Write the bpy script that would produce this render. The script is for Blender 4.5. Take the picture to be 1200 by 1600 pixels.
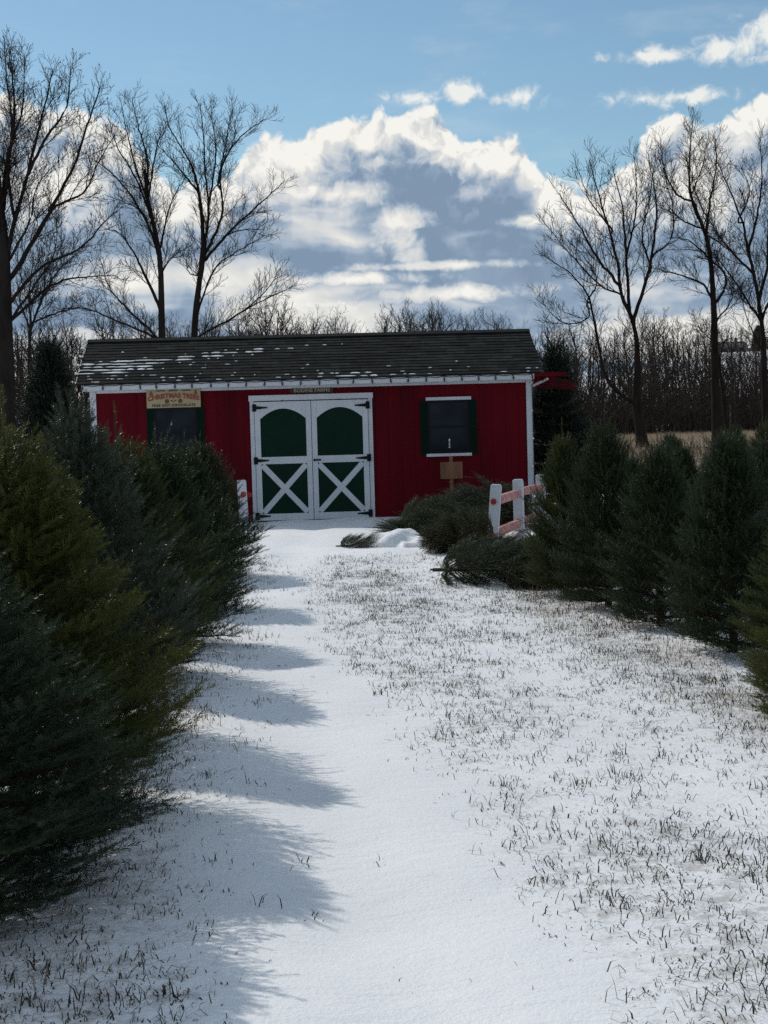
import bpy, math, random
import numpy as np
from mathutils import Vector, Matrix

for _o in list(bpy.data.objects):
    bpy.data.objects.remove(_o)
SC = bpy.context.scene
COL = SC.collection
RAD = math.radians

# ------------------------------------------------------------------ camera
FPX = 2400.0                      # focal length in pixels of the 1200 x 1600 photograph
CAM = np.array([0.0, 0.0, 1.45])
_p = math.atan(134 / FPX)
_rho = RAD(1.6)
FW = np.array([0, math.cos(_p), -math.sin(_p)])
_r0 = np.array([1.0, 0, 0])
_u0 = np.array([0, math.sin(_p), math.cos(_p)])
RT = math.cos(_rho) * _r0 - math.sin(_rho) * _u0
UP = math.cos(_rho) * _u0 + math.sin(_rho) * _r0
cd = bpy.data.cameras.new('camera')
cam = bpy.data.objects.new('camera', cd)
COL.objects.link(cam)
cam.matrix_world = Matrix(((RT[0], UP[0], -FW[0], CAM[0]), (RT[1], UP[1], -FW[1], CAM[1]),
                           (RT[2], UP[2], -FW[2], CAM[2]), (0, 0, 0, 1)))
cd.sensor_fit = 'VERTICAL'
cd.sensor_height = 36
cd.lens = 36 * FPX / 1600
cd.clip_start = 0.05
cd.clip_end = 3000
SC.camera = cam
SC.cycles.use_denoising = False


def at(px, py, depth):
    """point at a known distance that the photograph shows at this pixel"""
    d = FW + (px - 600) / FPX * RT - (py - 800) / FPX * UP
    return CAM + d * (depth / d[1])


# ------------------------------------------------------------------ light
SUN_AZ = -43.0        # degrees from +Y (view direction), negative = to the left
SUN_EL = 42.5
SC.view_settings.view_transform = 'Standard'
SC.view_settings.look = 'None'
SC.view_settings.gamma = 1
SC.view_settings.exposure = -0.66
sl = bpy.data.lights.new('sun', 'SUN')
sl.energy = 3.75
sl.angle = RAD(0.55)
sl.color = (1.0, 0.95, 0.87)
sun = bpy.data.objects.new('sun', sl)
COL.objects.link(sun)
_sd = Vector((math.sin(RAD(SUN_AZ)) * math.cos(RAD(SUN_EL)), math.cos(RAD(SUN_AZ)) * math.cos(RAD(SUN_EL)), math.sin(RAD(SUN_EL))))
sun.rotation_euler = _sd.to_track_quat('Z', 'Y').to_euler()

W = bpy.data.worlds.new("World")
SC.world = W
W.use_nodes = True
W.cycles.sampling_method = 'MANUAL'
W.cycles.sample_map_resolution = 512


class NT:
    """small node-tree writer"""
    def __init__(s, tree):
        s.t = tree
        s.n = tree.nodes
        s.l = tree.links

    def add(s, typ, **kw):
        nd = s.n.new(typ)
        ins = kw.pop('ins', {})
        for k, v in kw.items():
            setattr(nd, k, v)
        for k, v in ins.items():
            s.put(nd.inputs[k], v)
        return nd

    def put(s, sock, v):
        if isinstance(v, bpy.types.NodeSocket):
            s.l.new(v, sock)
        else:
            sock.default_value = v

    def m(s, op, a, b=0.0, c=0.0, clamp=False):
        nd = s.n.new('ShaderNodeMath')
        nd.operation = op
        nd.use_clamp = clamp
        s.put(nd.inputs[0], a)
        s.put(nd.inputs[1], b)
        s.put(nd.inputs[2], c)
        return nd.outputs[0]

    def smooth(s, v, lo, hi, a=0.0, b=1.0):
        nd = s.n.new('ShaderNodeMapRange')
        nd.interpolation_type = 'SMOOTHSTEP'
        for i, x in enumerate((v, lo, hi, a, b)):
            s.put(nd.inputs[i], x)
        return nd.outputs[0]

    def lin(s, v, lo, hi, a=0.0, b=1.0):
        nd = s.n.new('ShaderNodeMapRange')
        for i, x in enumerate((v, lo, hi, a, b)):
            s.put(nd.inputs[i], x)
        return nd.outputs[0]

    def mix(s, f, a, b, mode='MIX'):
        nd = s.n.new('ShaderNodeMix')
        nd.data_type = 'RGBA'
        nd.blend_type = mode
        s.put(nd.inputs[0], f)
        s.put(nd.inputs[6], a)
        s.put(nd.inputs[7], b)
        return nd.outputs[2]

    def xyz(s, x, y, z):
        nd = s.n.new('ShaderNodeCombineXYZ')
        s.put(nd.inputs[0], x)
        s.put(nd.inputs[1], y)
        s.put(nd.inputs[2], z)
        return nd.outputs[0]

    def noise(s, vec, scale, detail=4.0, rough=0.55, dist=0.0, dims='3D'):
        nd = s.add('ShaderNodeTexNoise', noise_dimensions=dims, ins={'Scale': scale, 'Detail': detail, 'Roughness': rough, 'Distortion': dist})
        s.put(nd.inputs['Vector'], vec)
        return nd.outputs[0]

    def noise2(s, vec, scale, detail=4.0, rough=0.55):
        return s.noise(vec, scale, detail, rough, 0.0, '2D')

    def puff(s, vec, scale, detail=2.0, rough=0.5):
        nd = s.n.new('ShaderNodeTexVoronoi')
        nd.feature = 'SMOOTH_F1'
        nd.voronoi_dimensions = '2D'
        nd.normalize = True
        s.put(nd.inputs['Scale'], scale)
        s.put(nd.inputs['Detail'], detail)
        s.put(nd.inputs['Roughness'], rough)
        s.put(nd.inputs['Smoothness'], 0.25)
        s.put(nd.inputs['Vector'], vec)
        return s.m('SUBTRACT', 1.0, nd.outputs[0])


def build_sky():
    w = NT(W.node_tree)
    w.n.clear()
    out = w.n.new('ShaderNodeOutputWorld')
    bg = w.n.new('ShaderNodeBackground')
    bg.inputs['Strength'].default_value = 0.1
    w.l.new(bg.outputs[0], out.inputs[0])
    sky = w.n.new('ShaderNodeTexSky')
    sky.sky_type = 'NISHITA'
    sky.sun_disc = False
    sky.sun_elevation = RAD(SUN_EL)
    sky.sun_rotation = RAD(SUN_AZ)
    sky.altitude = 200
    sky.air_density = 1.0
    sky.dust_density = 0.3
    sky.ozone_density = 2.5
    tc = w.n.new('ShaderNodeTexCoord')
    sep = w.n.new('ShaderNodeSeparateXYZ')
    w.l.new(tc.outputs['Generated'], sep.inputs[0])
    x, y, z = sep.outputs
    # azimuth and elevation in hundreds of photograph pixels (1 unit = 2.39 degrees)
    U = w.m('MULTIPLY', w.m('ARCTAN2', x, y), 24.0)
    V = w.m('MULTIPLY', w.m('ARCSINE', z), 24.0)
    UV = w.xyz(U, V, 0.0)
    # height of the cumulus bank's top along the skyline
    fc = w.n.new('ShaderNodeFloatCurve')
    pts = [(0, 240), (60, 170), (120, 190), (180, 205), (230, 228), (275, 285), (330, 300), (385, 272), (430, 224), (480, 220), (530, 206), (590, 196), (650, 184), (700, 190), (740, 228),
           (790, 222), (830, 240), (880, 290), (940, 300), (990, 265), (1030, 210), (1070, 200), (1100, 216), (1140, 196), (1180, 180), (1200, 176)]
    cu = fc.mapping.curves[0]
    mapped = [(0.0, 0.42)]
    for a, b in pts:
        uu = (a - 600) / 100.0
        vv = (666 - (a - 600) * 0.0279 - b) / 100.0
        mapped.append(((uu + 8) / 16.0, vv / 8.0))
    mapped.append((1.0, 0.55))
    cu.points[0].location = mapped[0]
    cu.points[1].location = mapped[-1]
    for q in mapped[1:-1]:
        cu.points.new(*q)
    for q in cu.points:
        q.handle_type = 'AUTO'
    fc.mapping.update()
    w.put(fc.inputs[1], w.lin(U, -8.0, 8.0))
    B = w.m('MULTIPLY', fc.outputs[0], 8.0)
    warp = w.xyz(w.m('MULTIPLY', w.m('SUBTRACT', w.noise2(UV, 1.6, 3), 0.5), 0.5),
                 w.m('MULTIPLY', w.m('SUBTRACT', w.noise2(w.xyz(w.m('ADD', U, 31.0), w.m('ADD', V, 3.0), 0.0), 1.6, 3), 0.5), 0.5), 0.0)
    va = w.n.new('ShaderNodeVectorMath')
    w.put(va.inputs[0], UV)
    w.put(va.inputs[1], warp)
    PW = va.outputs[0]
    puff = w.puff(PW, 1.15, 3.0, 0.55)
    fine = w.noise2(PW, 2.6, 7.0, 0.6)
    edge = w.m('ADD', w.m('MULTIPLY', w.m('SUBTRACT', puff, 0.70), 0.55), w.m('MULTIPLY', w.m('SUBTRACT', fine, 0.5), 0.40))
    depth = w.m('ADD', w.m('SUBTRACT', B, V), edge)            # >0 inside the bank
    bank = w.smooth(depth, -0.03, 0.10)
    # self shading: sun is up and to the left, so the upper fringe of each puff is thin and bright
    vb = w.n.new('ShaderNodeVectorMath')
    w.put(vb.inputs[0], PW)
    vb.inputs[1].default_value = (-0.07, 0.16, 0)
    puff2 = w.puff(vb.outputs[0], 1.15, 3.0, 0.55)
    fine2 = w.noise2(vb.outputs[0], 2.6, 7.0, 0.6)
    slope = w.m('ADD', w.m('MULTIPLY', w.m('SUBTRACT', puff, puff2), 1.3), w.m('MULTIPLY', w.m('SUBTRACT', fine, fine2), 0.9))
    rimw = w.noise2(w.xyz(w.m('ADD', U, 7.0), w.m('ADD', w.m('MULTIPLY', V, 0.7), 5.0), 0.0), 0.8, 2)
    rim = w.smooth(w.m('SUBTRACT', depth, w.m('MULTIPLY', rimw, 1.15)), 0.52, -0.40)
    # long level gaps that let light through, more of them low over the roof
    soft = w.noise2(PW, 0.9, 3.0, 0.5)
    band = w.noise2(w.xyz(w.m('MULTIPLY', U, 0.30), w.m('ADD', w.m('MULTIPLY', V, 1.35), w.m('MULTIPLY', soft, 0.5)), 0.0), 1.0, 3.0, 0.5)
    low = w.smooth(V, 3.1, 1.3)
    gap = w.smooth(w.m('ADD', band, w.m('MULTIPLY', low, 0.18)), 0.47, 0.76)
    # bright holes in the middle of the bank
    hole = None
    for (hx, hy, rx, ry) in ((568, 308, 48, 24), (640, 352, 55, 22), (800, 262, 95, 32), (470, 250, 60, 35), (110, 300, 150, 70), (1090, 300, 110, 70), (980, 320, 110, 40), (700, 418, 150, 8), (545, 440, 140, 13), (690, 462, 150, 15), (500, 478, 110, 12), (835, 352, 45, 10), (640, 380, 40, 40)):
        cu_, cv_ = (hx - 600) / 100.0, (666 - (hx - 600) * 0.0279 - hy) / 100.0
        dd = w.m('SQRT', w.m('ADD', w.m('POWER', w.m('ABSOLUTE', w.m('DIVIDE', w.m('SUBTRACT', U, cu_), rx / 100.0)), 2.0),
                            w.m('POWER', w.m('ABSOLUTE', w.m('DIVIDE', w.m('SUBTRACT', V, cv_), ry / 100.0)), 2.0)))
        h = w.smooth(w.m('ADD', dd, w.m('ADD', w.m('MULTIPLY', w.m('SUBTRACT', fine, 0.5), 2.0), w.m('MULTIPLY', w.m('SUBTRACT', puff, 0.7), -1.0))), 1.35, 0.1)
        hole = h if hole is None else w.m('MAXIMUM', hole, h)
    lum = w.m('MAXIMUM', rim, w.m('MAXIMUM', w.m('MULTIPLY', gap, 0.80), w.m('MULTIPLY', hole, 0.9)))
    # puffs are modelled by the light near the bank's upper side and melt into an even grey lower down
    form = w.smooth(depth, 1.7, 0.15, 0.12, 1.0)
    lum = w.m('ADD', lum, w.m('MULTIPLY', w.m('MULTIPLY', slope, form), 1.75))
    lum = w.m('ADD', lum, w.m('MULTIPLY', w.m('SUBTRACT', soft, 0.46), 0.75), clamp=True)
    ramp = w.n.new('ShaderNodeValToRGB')
    w.put(ramp.inputs[0], lum)
    els = ramp.color_ramp.elements
    els[0].position, els[0].color = 0.0, (3.45, 4.85, 6.7, 1)
    els[1].position, els[1].color = 1.0, (14.6, 14.3, 13.5, 1)
    for pos, c in ((0.2, (4.7, 6.2, 8.1, 1)), (0.5, (8.6, 9.4, 10.3, 1)), (0.78, (11.6, 11.7, 11.4, 1))):
        e = els.new(pos)
        e.color = c
    ccol = ramp.outputs[0]
    # small loose clouds above the bank; unseen cover added elsewhere to brighten shaded ground
    small = None
    for (hx, hy, rx, ry) in ((664, 168, 36, 11), (746, 160, 32, 15), (822, 168, 36, 14), (1068, 174, 82, 12), (1150, 108, 58, 22), (1205, 98, 46, 32), (1040, 114, 60, 11)):
        cu_, cv_ = (hx - 600) / 100.0, (666 - (hx - 600) * 0.0279 - hy) / 100.0
        dd = w.m('SQRT', w.m('ADD', w.m('POWER', w.m('ABSOLUTE', w.m('DIVIDE', w.m('SUBTRACT', U, cu_), rx / 100.0)), 2.0),
                            w.m('POWER', w.m('ABSOLUTE', w.m('DIVIDE', w.m('SUBTRACT', V, cv_), ry / 100.0)), 2.0)))
        h = w.smooth(w.m('ADD', dd, w.m('MULTIPLY', w.m('SUBTRACT', w.noise2(PW, 2.7, 5.0, 0.58), 0.5), 3.2)), 1.45, 0.1)
        small = h if small is None else w.m('MAXIMUM', small, h)
    away = w.m('MAXIMUM', w.smooth(w.m('ABSOLUTE', U), 7.0, 11.0), w.smooth(V, 8.2, 11.0))
    fill_cloud = w.m('MULTIPLY', away, w.smooth(w.noise2(w.xyz(U, w.m('MULTIPLY', V, 1.6), 0.0), 0.16, 6.0, 0.58), 0.40, 0.58))
    small = w.m('MAXIMUM', small, w.m('MULTIPLY', fill_cloud, 0.6))
    # blue of the clear part, a little greener and paler than the model's
    blue = w.mix(1.0, sky.outputs[0], (1.42, 1.58, 1.48, 1), 'MULTIPLY')
    wisp = w.smooth(w.noise2(w.xyz(w.m('MULTIPLY', U, 0.5), w.m('MULTIPLY', V, 1.6), 2.0), 0.8, 6.0, 0.6), 0.5, 0.85)
    blue = w.mix(w.m('MULTIPLY', wisp, 0.25), blue, (9.80, 11.20, 12.04, 1))
    col = w.mix(w.m('MULTIPLY', small, 0.92), blue, w.mix(small, (9.10, 10.64, 11.76, 1), (14.10, 14.10, 13.50, 1)))
    col = w.mix(bank, col, ccol)
    w.l.new(col, bg.inputs['Color'])


build_sky()

# ------------------------------------------------------------------ scene-object helpers
def link(o, parent=None):
    COL.objects.link(o)
    if parent is not None:
        o.parent = parent
    return o


def tag(o, label=None, cat=None, group=None, kind=None):
    for k, v in (('label', label), ('category', cat), ('group', group), ('kind', kind)):
        if v:
            o[k] = v
    return o


def thing(name, label, cat, loc=(0, 0, 0), rotz=0.0, group=None):
    o = bpy.data.objects.new(name, None)
    o.empty_display_size = 0.2
    link(o)
    o.location = loc
    o.rotation_euler = (0, 0, rotz)
    return tag(o, label, cat, group)


def np_mesh(name, V, faces, mats, midx=None):
    """faces: list of int arrays (n,k)"""
    me = bpy.data.meshes.new(name)
    V = np.asarray(V, dtype=np.float32)
    me.vertices.add(len(V))
    me.vertices.foreach_set('co', V.ravel())
    loops, starts, mi = [], [], []
    c = 0
    for j, F in enumerate(faces):
        F = np.asarray(F, dtype=np.int32)
        if not len(F):
            continue
        k = F.shape[1]
        loops.append(F.ravel())
        starts.append(c + np.arange(len(F), dtype=np.int32) * k)
        c += F.size
        mi.append(np.full(len(F), midx[j] if midx else 0, dtype=np.int32))
    loops = np.concatenate(loops)
    starts = np.concatenate(starts)
    me.loops.add(len(loops))
    me.polygons.add(len(starts))
    me.polygons.foreach_set('loop_start', starts)
    me.loops.foreach_set('vertex_index', loops)
    me.polygons.foreach_set('material_index', np.concatenate(mi))
    for m in (mats if isinstance(mats, (list, tuple)) else [mats]):
        me.materials.append(m)
    me.update(calc_edges=True)
    return me


def np_obj(name, V, faces, mats, parent=None, midx=None):
    return link(bpy.data.objects.new(name, np_mesh(name, V, faces, mats, midx)), parent)


class MB:
    """collects boxes, prisms and tubes into one mesh"""
    def __init__(s):
        s.v = []
        s.f = []

    def box(s, lo, hi, M=None):
        b = len(s.v)
        x0, y0, z0 = lo
        x1, y1, z1 = hi
        q = [(x0, y0, z0), (x1, y0, z0), (x1, y1, z0), (x0, y1, z0), (x0, y0, z1), (x1, y0, z1), (x1, y1, z1), (x0, y1, z1)]
        if M is not None:
            q = [tuple(M @ Vector(p)) for p in q]
        s.v += q
        s.f += [tuple(b + i for i in t) for t in ((3, 2, 1, 0), (4, 5, 6, 7), (0, 1, 5, 4), (1, 2, 6, 5), (2, 3, 7, 6), (3, 0, 4, 7))]
        return s

    def bar(s, a, b, w, t, up=(0, 0, 1)):
        """box from a to b with width w (across up) and thickness t (along up)"""
        a, b = Vector(a), Vector(b)
        d = (b - a)
        L = d.length
        d.normalize()
        x = d.cross(Vector(up)).normalized()
        z = x.cross(d)
        M = Matrix((x, d, z)).transposed().to_4x4()
        M.translation = a
        return s.box((-w / 2, 0, -t / 2), (w / 2, L, t / 2), M)

    def prism(s, poly, y0, y1):
        """polygon in the x-z plane (counter-clockwise seen from -y), extruded from y0 (front) to y1"""
        b = len(s.v)
        n = len(poly)
        s.v += [(p[0], y0, p[1]) for p in poly] + [(p[0], y1, p[1]) for p in poly]
        s.f.append(tuple(b + i for i in range(n)))
        s.f.append(tuple(b + n + i for i in reversed(range(n))))
        for i in range(n):
            j = (i + 1) % n
            s.f.append((b + i, b + n + i, b + n + j, b + j))
        return s

    def tube(s, pts, rad, k=8, caps=True):
        pts = [Vector(p) for p in pts]
        rad = rad if isinstance(rad, (list, tuple)) else [rad] * len(pts)
        b = len(s.v)
        n = len(pts)
        for i, p in enumerate(pts):
            d = (pts[min(i + 1, n - 1)] - pts[max(i - 1, 0)]).normalized()
            ref = Vector((0, 0, 1)) if abs(d.z) < 0.9 else Vector((1, 0, 0))
            x = d.cross(ref).normalized()
            y = d.cross(x)
            for j in range(k):
                a = 2 * math.pi * j / k
                s.v.append(tuple(p + (x * math.cos(a) + y * math.sin(a)) * rad[i]))
        for i in range(n - 1):
            for j in range(k):
                j2 = (j + 1) % k
                s.f.append((b + i * k + j, b + i * k + j2, b + (i + 1) * k + j2, b + (i + 1) * k + j))
        if caps:
            s.f.append(tuple(b + j for j in range(k)))
            s.f.append(tuple(b + (n - 1) * k + j for j in reversed(range(k))))
        return s

    def build(s, name, mat, parent=None, bevel=0.0):
        me = bpy.data.meshes.new(name)
        me.from_pydata([tuple(p) for p in s.v], [], s.f)
        me.materials.append(mat)
        me.update()
        o = link(bpy.data.objects.new(name, me), parent)
        if bevel:
            bv = o.modifiers.new('edge', 'BEVEL')
            bv.width = bevel
            bv.segments = 2
            bv.limit_method = 'ANGLE'
        return o


# ------------------------------------------------------------------ materials
def mat(name, col, rough=0.6, spec=0.5, var=0.0, scale=6.0, col2=None, bump=0.0, bscale=30.0, stretch=(1, 1, 1), coord='Object'):
    m = bpy.data.materials.new(name)
    m.use_nodes = True
    t = NT(m.node_tree)
    p = t.n['Principled BSDF']
    p.inputs['Roughness'].default_value = rough
    p.inputs['Specular IOR Level'].default_value = spec
    tc = t.n.new('ShaderNodeTexCoord')
    mp = t.n.new('ShaderNodeMapping')
    t.l.new(tc.outputs[coord], mp.inputs[0])
    mp.inputs['Scale'].default_value = stretch
    v = mp.outputs[0]
    c = (*col, 1)
    if var or col2:
        c2 = (*col2, 1) if col2 else tuple(x * (1 - var) for x in col) + (1,)
        f = t.smooth(t.noise(v, scale, 5.0, 0.6), 0.35, 0.68)
        t.put(p.inputs['Base Color'], t.mix(f, c, c2))
    else:
        p.inputs['Base Color'].default_value = c
    if bump:
        b = t.n.new('ShaderNodeBump')
        b.inputs['Strength'].default_value = 0.5
        b.inputs['Distance'].default_value = bump
        t.put(b.inputs['Height'], t.noise(v, bscale, 4.0, 0.6))
        t.l.new(b.outputs[0], p.inputs['Normal'])
    return m


def needle_mat(name, a, b, trans=0.3, rough=0.42, dark=0.92, spec=0.15):
    """thin leaves: varied colour from needle to needle and bough to bough, some light passes through"""
    m = bpy.data.materials.new(name)
    m.use_nodes = True
    t = NT(m.node_tree)
    p = t.n['Principled BSDF']
    out = t.n['Material Output']
    geo = t.n.new('ShaderNodeNewGeometry')
    tc = t.n.new('ShaderNodeTexCoord')
    f = t.m('ADD', t.m('MULTIPLY', geo.outputs['Random Per Island'], 0.55), t.m('MULTIPLY', t.smooth(t.noise(tc.outputs['Object'], 5.0, 2.0), 0.35, 0.65), 0.55), clamp=True)
    a = tuple(q * dark for q in a)
    b = tuple(q * dark for q in b)
    c = t.mix(f, (*a, 1), (*b, 1))
    t.put(p.inputs['Base Color'], c)
    p.inputs['Roughness'].default_value = rough
    p.inputs['Specular IOR Level'].default_value = spec
    tr = t.n.new('ShaderNodeBsdfTranslucent')
    t.put(tr.inputs['Color'], c)
    mx = t.n.new('ShaderNodeMixShader')
    mx.inputs[0].default_value = trans
    t.l.new(p.outputs[0], mx.inputs[1])
    t.l.new(tr.outputs[0], mx.inputs[2])
    t.l.new(mx.outputs[0], out.inputs['Surface'])
    return m


M = {}
M['red'] = mat('red board paint', (0.105, 0.0009, 0.006), 0.75, 0.12, 0.42, 2.2, bump=0.002, bscale=60, stretch=(1, 1, 0.12))
M['gap'] = mat('dark joint', (0.03, 0.002, 0.004), 0.8, 0.1)
M['white'] = mat('white paint', (0.54, 0.565, 0.60), 0.5, 0.4, 0.0, 3.0, (0.47, 0.50, 0.54), 0.001, 50)
M['green'] = mat('green door paint', (0.001, 0.019, 0.010), 0.6, 0.12, 0.25, 2.0, bump=0.001, bscale=40)
M['shutter'] = mat('dark green paint', (0.001, 0.014, 0.009), 0.6, 0.08, 0.25, 3.0)
M['black'] = mat('black iron', (0.007, 0.007, 0.010), 0.6, 0.15)
M['glass'] = mat('window glass', (0.010, 0.016, 0.026), 0.15, 0.1, 0.6, 3.5)
M['wood'] = mat('weathered brown wood', (0.2, 0.1, 0.055), 0.8, 0.2, 0.35, 8.0, bump=0.002, stretch=(1, 1, 0.2))
M['signwood'] = mat('cream sign board', (0.38, 0.315, 0.195), 0.65, 0.3, 0.12, 6.0)
M['signred'] = mat('sign red lettering', (0.24, 0.045, 0.02), 0.6)
M['signdark'] = mat('sign dark lettering', (0.05, 0.028, 0.016), 0.6)
M['signgreen'] = mat('sign green', (0.07, 0.11, 0.03), 0.6)
M['plaque'] = mat('dark name board', (0.035, 0.03, 0.024), 0.6, 0.3, 0.3, 10)
M['plaqueletter'] = mat('pale carved lettering', (0.26, 0.24, 0.17), 0.6)
M['rail'] = mat('faded red rail', (0.38, 0.14, 0.12), 0.8, 0.2, 0.0, 7.0, (0.52, 0.30, 0.275), 0.003, 30)  # faded red paint, with sunlit pink and frost mixed into its colour
M['railend'] = mat('red painted rail end', (0.3, 0.015, 0.015), 0.6)
M['candle'] = mat('white plastic candle', (0.32, 0.31, 0.27), 0.4)
M['bulb'] = mat('frosted white bulb', (0.8, 0.8, 0.78), 0.25, 0.6)
M['wire'] = mat('dark wire', (0.012, 0.015, 0.014), 0.5)
M['bark'] = mat('dark bark', (0.028, 0.023, 0.02), 0.95, 0.05, 0.4, 4.0, bump=0.01, bscale=12, stretch=(1, 1, 0.3))
M['farbark'] = mat('grey bark', (0.07, 0.056, 0.047), 0.9, 0.1, 0.3, 1.2)
M['twig'] = mat('conifer wood', (0.06, 0.042, 0.028), 0.9, 0.2, 0.3, 20)
M['cutwood'] = mat('sawn wood', (0.4, 0.28, 0.16), 0.8)
M['n_blue'] = needle_mat('blue green needles', (0.015, 0.029, 0.016), (0.044, 0.063, 0.034), 0.25, 0.38)
M['n_yellow'] = needle_mat('yellow green needles', (0.032, 0.042, 0.009), (0.098, 0.106, 0.022), 0.34)
M['n_dark'] = needle_mat('dark green needles', (0.014, 0.026, 0.011), (0.042, 0.06, 0.024), 0.26)
M['n_mid'] = needle_mat('mid green needles', (0.024, 0.038, 0.010), (0.068, 0.08, 0.024), 0.3)
M['n_grey'] = needle_mat('grey green needles', (0.025, 0.038, 0.025), (0.072, 0.088, 0.058), 0.25, 0.36)
M['n_black'] = needle_mat('near black spruce needles', (0.007, 0.013, 0.008), (0.02, 0.03, 0.019), 0.15)  # darkest needle green, kept for the spruces
M['n_brown'] = needle_mat('browning needles', (0.022, 0.03, 0.012), (0.06, 0.056, 0.024), 0.25)
M['blade'] = needle_mat('dead grass', (0.022, 0.019, 0.014), (0.085, 0.07, 0.046), 0.18, 0.6, 1.0)
M['mat'] = needle_mat('matted grass', (0.045, 0.038, 0.028), (0.17, 0.14, 0.098), 0.2, 0.7, 1.0)
M['straw'] = needle_mat('dry straw', (0.24, 0.185, 0.125), (0.42, 0.335, 0.235), 0.45, 0.6, 1.0)
M['weed'] = needle_mat('dry weeds', (0.05, 0.038, 0.026), (0.14, 0.10, 0.06), 0.25, 0.7)


def snow_mat(name, field=False):
    m = bpy.data.materials.new(name)
    m.use_nodes = True
    t = NT(m.node_tree)
    p = t.n['Principled BSDF']
    p.inputs['Roughness'].default_value = 0.55
    p.inputs['Specular IOR Level'].default_value = 0.35
    tc = t.n.new('ShaderNodeTexCoord')
    o = tc.outputs['Object']
    sep = t.n.new('ShaderNodeSeparateXYZ')
    t.l.new(o, sep.inputs[0])
    c = t.mix(t.smooth(t.noise(o, 0.9, 4.0), 0.35, 0.7), (0.82, 0.83, 0.845, 1), (0.87, 0.88, 0.885, 1))
    # soil and flattened dead grass showing through where the cover is thin
    thin = t.smooth(t.noise(o, 3.2, 6.0, 0.7), 0.60, 0.78)
    c = t.mix(t.m('MULTIPLY', thin, 0.12), c, (0.34, 0.30, 0.26, 1))
    if field:
        cov = t.n.new('ShaderNodeAttribute')
        cov.attribute_name = 'cover'
        mats = t.smooth(t.m('ADD', t.noise(o, 11.0, 8.0, 0.75), t.m('MULTIPLY', cov.outputs['Fac'], 0.16)), 0.56, 0.74)
        mats = t.m('MULTIPLY', mats, t.smooth(cov.outputs['Fac'], 0.05, 0.6))
        c = t.mix(t.m('MULTIPLY', mats, 0.5), c, (0.27, 0.235, 0.19, 1))
        straw = t.smooth(t.m('ADD', t.noise(o, 0.12, 6.0, 0.65), t.smooth(sep.outputs[1], 27.0, 60.0, 0.0, 0.35)), 0.50, 0.72)
        straw = t.m('MULTIPLY', straw, t.smooth(sep.outputs[1], 24.0, 34.0))
        straw = t.m('MULTIPLY', straw, t.smooth(sep.outputs[1], 190.0, 160.0))
        tan = t.mix(t.noise(o, 1.3, 5.0, 0.65), (0.18, 0.14, 0.095, 1), (0.36, 0.285, 0.20, 1))
        c = t.mix(straw, c, tan)
        litter = t.m('MULTIPLY', t.smooth(sep.outputs[1], 108.0, 116.0), t.smooth(sep.outputs[1], 240.0, 215.0))
        c = t.mix(litter, c, (0.06, 0.048, 0.038, 1))
    t.put(p.inputs['Base Color'], c)
    b = t.n.new('ShaderNodeBump')
    b.inputs['Strength'].default_value = 1.0
    b.inputs['Distance'].default_value = 0.017
    mp = t.n.new('ShaderNodeMapping')
    t.l.new(o, mp.inputs[0])
    mp.inputs['Rotation'].default_value = (0, 0, RAD(18))
    mp.inputs['Scale'].default_value = (1.0, 2.6, 1.0)
    hgt = t.m('ADD', t.m('MULTIPLY', t.noise(mp.outputs[0], 3.5, 6.0, 0.62), 1.0), t.m('MULTIPLY', t.noise(o, 70.0, 3.0, 0.6), 0.22))
    t.put(b.inputs['Height'], hgt)
    t.l.new(b.outputs[0], p.inputs['Normal'])
    return m


M['ground'] = snow_mat('snow over field', True)
M['snow'] = snow_mat('snow')


def sm(a, b, x):
    t = np.clip((x - a) / (b - a), 0, 1)
    return t * t * (3 - 2 * t)


def vnoise(x, y, seed=0):
    """cheap smooth value noise on arrays"""
    xi, yi = np.floor(x), np.floor(y)
    fx, fy = x - xi, y - yi
    fx, fy = fx * fx * (3 - 2 * fx), fy * fy * (3 - 2 * fy)

    def h(a, b):
        q = np.sin(a * 127.1 + b * 311.7 + seed * 74.7) * 43758.5453
        return q - np.floor(q)
    return (h(xi, yi) * (1 - fx) + h(xi + 1, yi) * fx) * (1 - fy) + (h(xi, yi + 1) * (1 - fx) + h(xi + 1, yi + 1) * fx) * fy


def track_x(y):
    """centre line of the smooth wheel track along the lane"""
    return np.interp(y, [0, 3.7, 4.5, 6.5, 10.4, 15, 20], [0.1, 0.04, -0.1, -0.36, -0.95, -1.2, -1.0])


def gz(x, y):
    x = np.asarray(x, dtype=float)
    y = np.asarray(y, dtype=float)
    z = 0.055 * sm(15, 23, y) + 0.22 * sm(30, 70, y)
    near = 1 - sm(20, 30, y)
    z = z + near * (0.05 * (vnoise(x * 0.9, y * 0.9, 1) - 0.5) + 0.022 * (vnoise(x * 3.1, y * 3.1, 2) - 0.5))
    z = z - near * 0.025 * np.exp(-((x - track_x(y)) / 0.22) ** 2) - near * 0.02 * np.exp(-((x - track_x(y) - 1.5) / 0.25) ** 2)
    z = z + 0.12 * sm(26, 50, y) * (vnoise(x * 0.08, y * 0.08, 3) - 0.5)
    z = z + 13.6 * sm(215, 300, y) * sm(42, 64, x)
    return z


def g(x, y):
    return float(gz(x, y))


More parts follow.
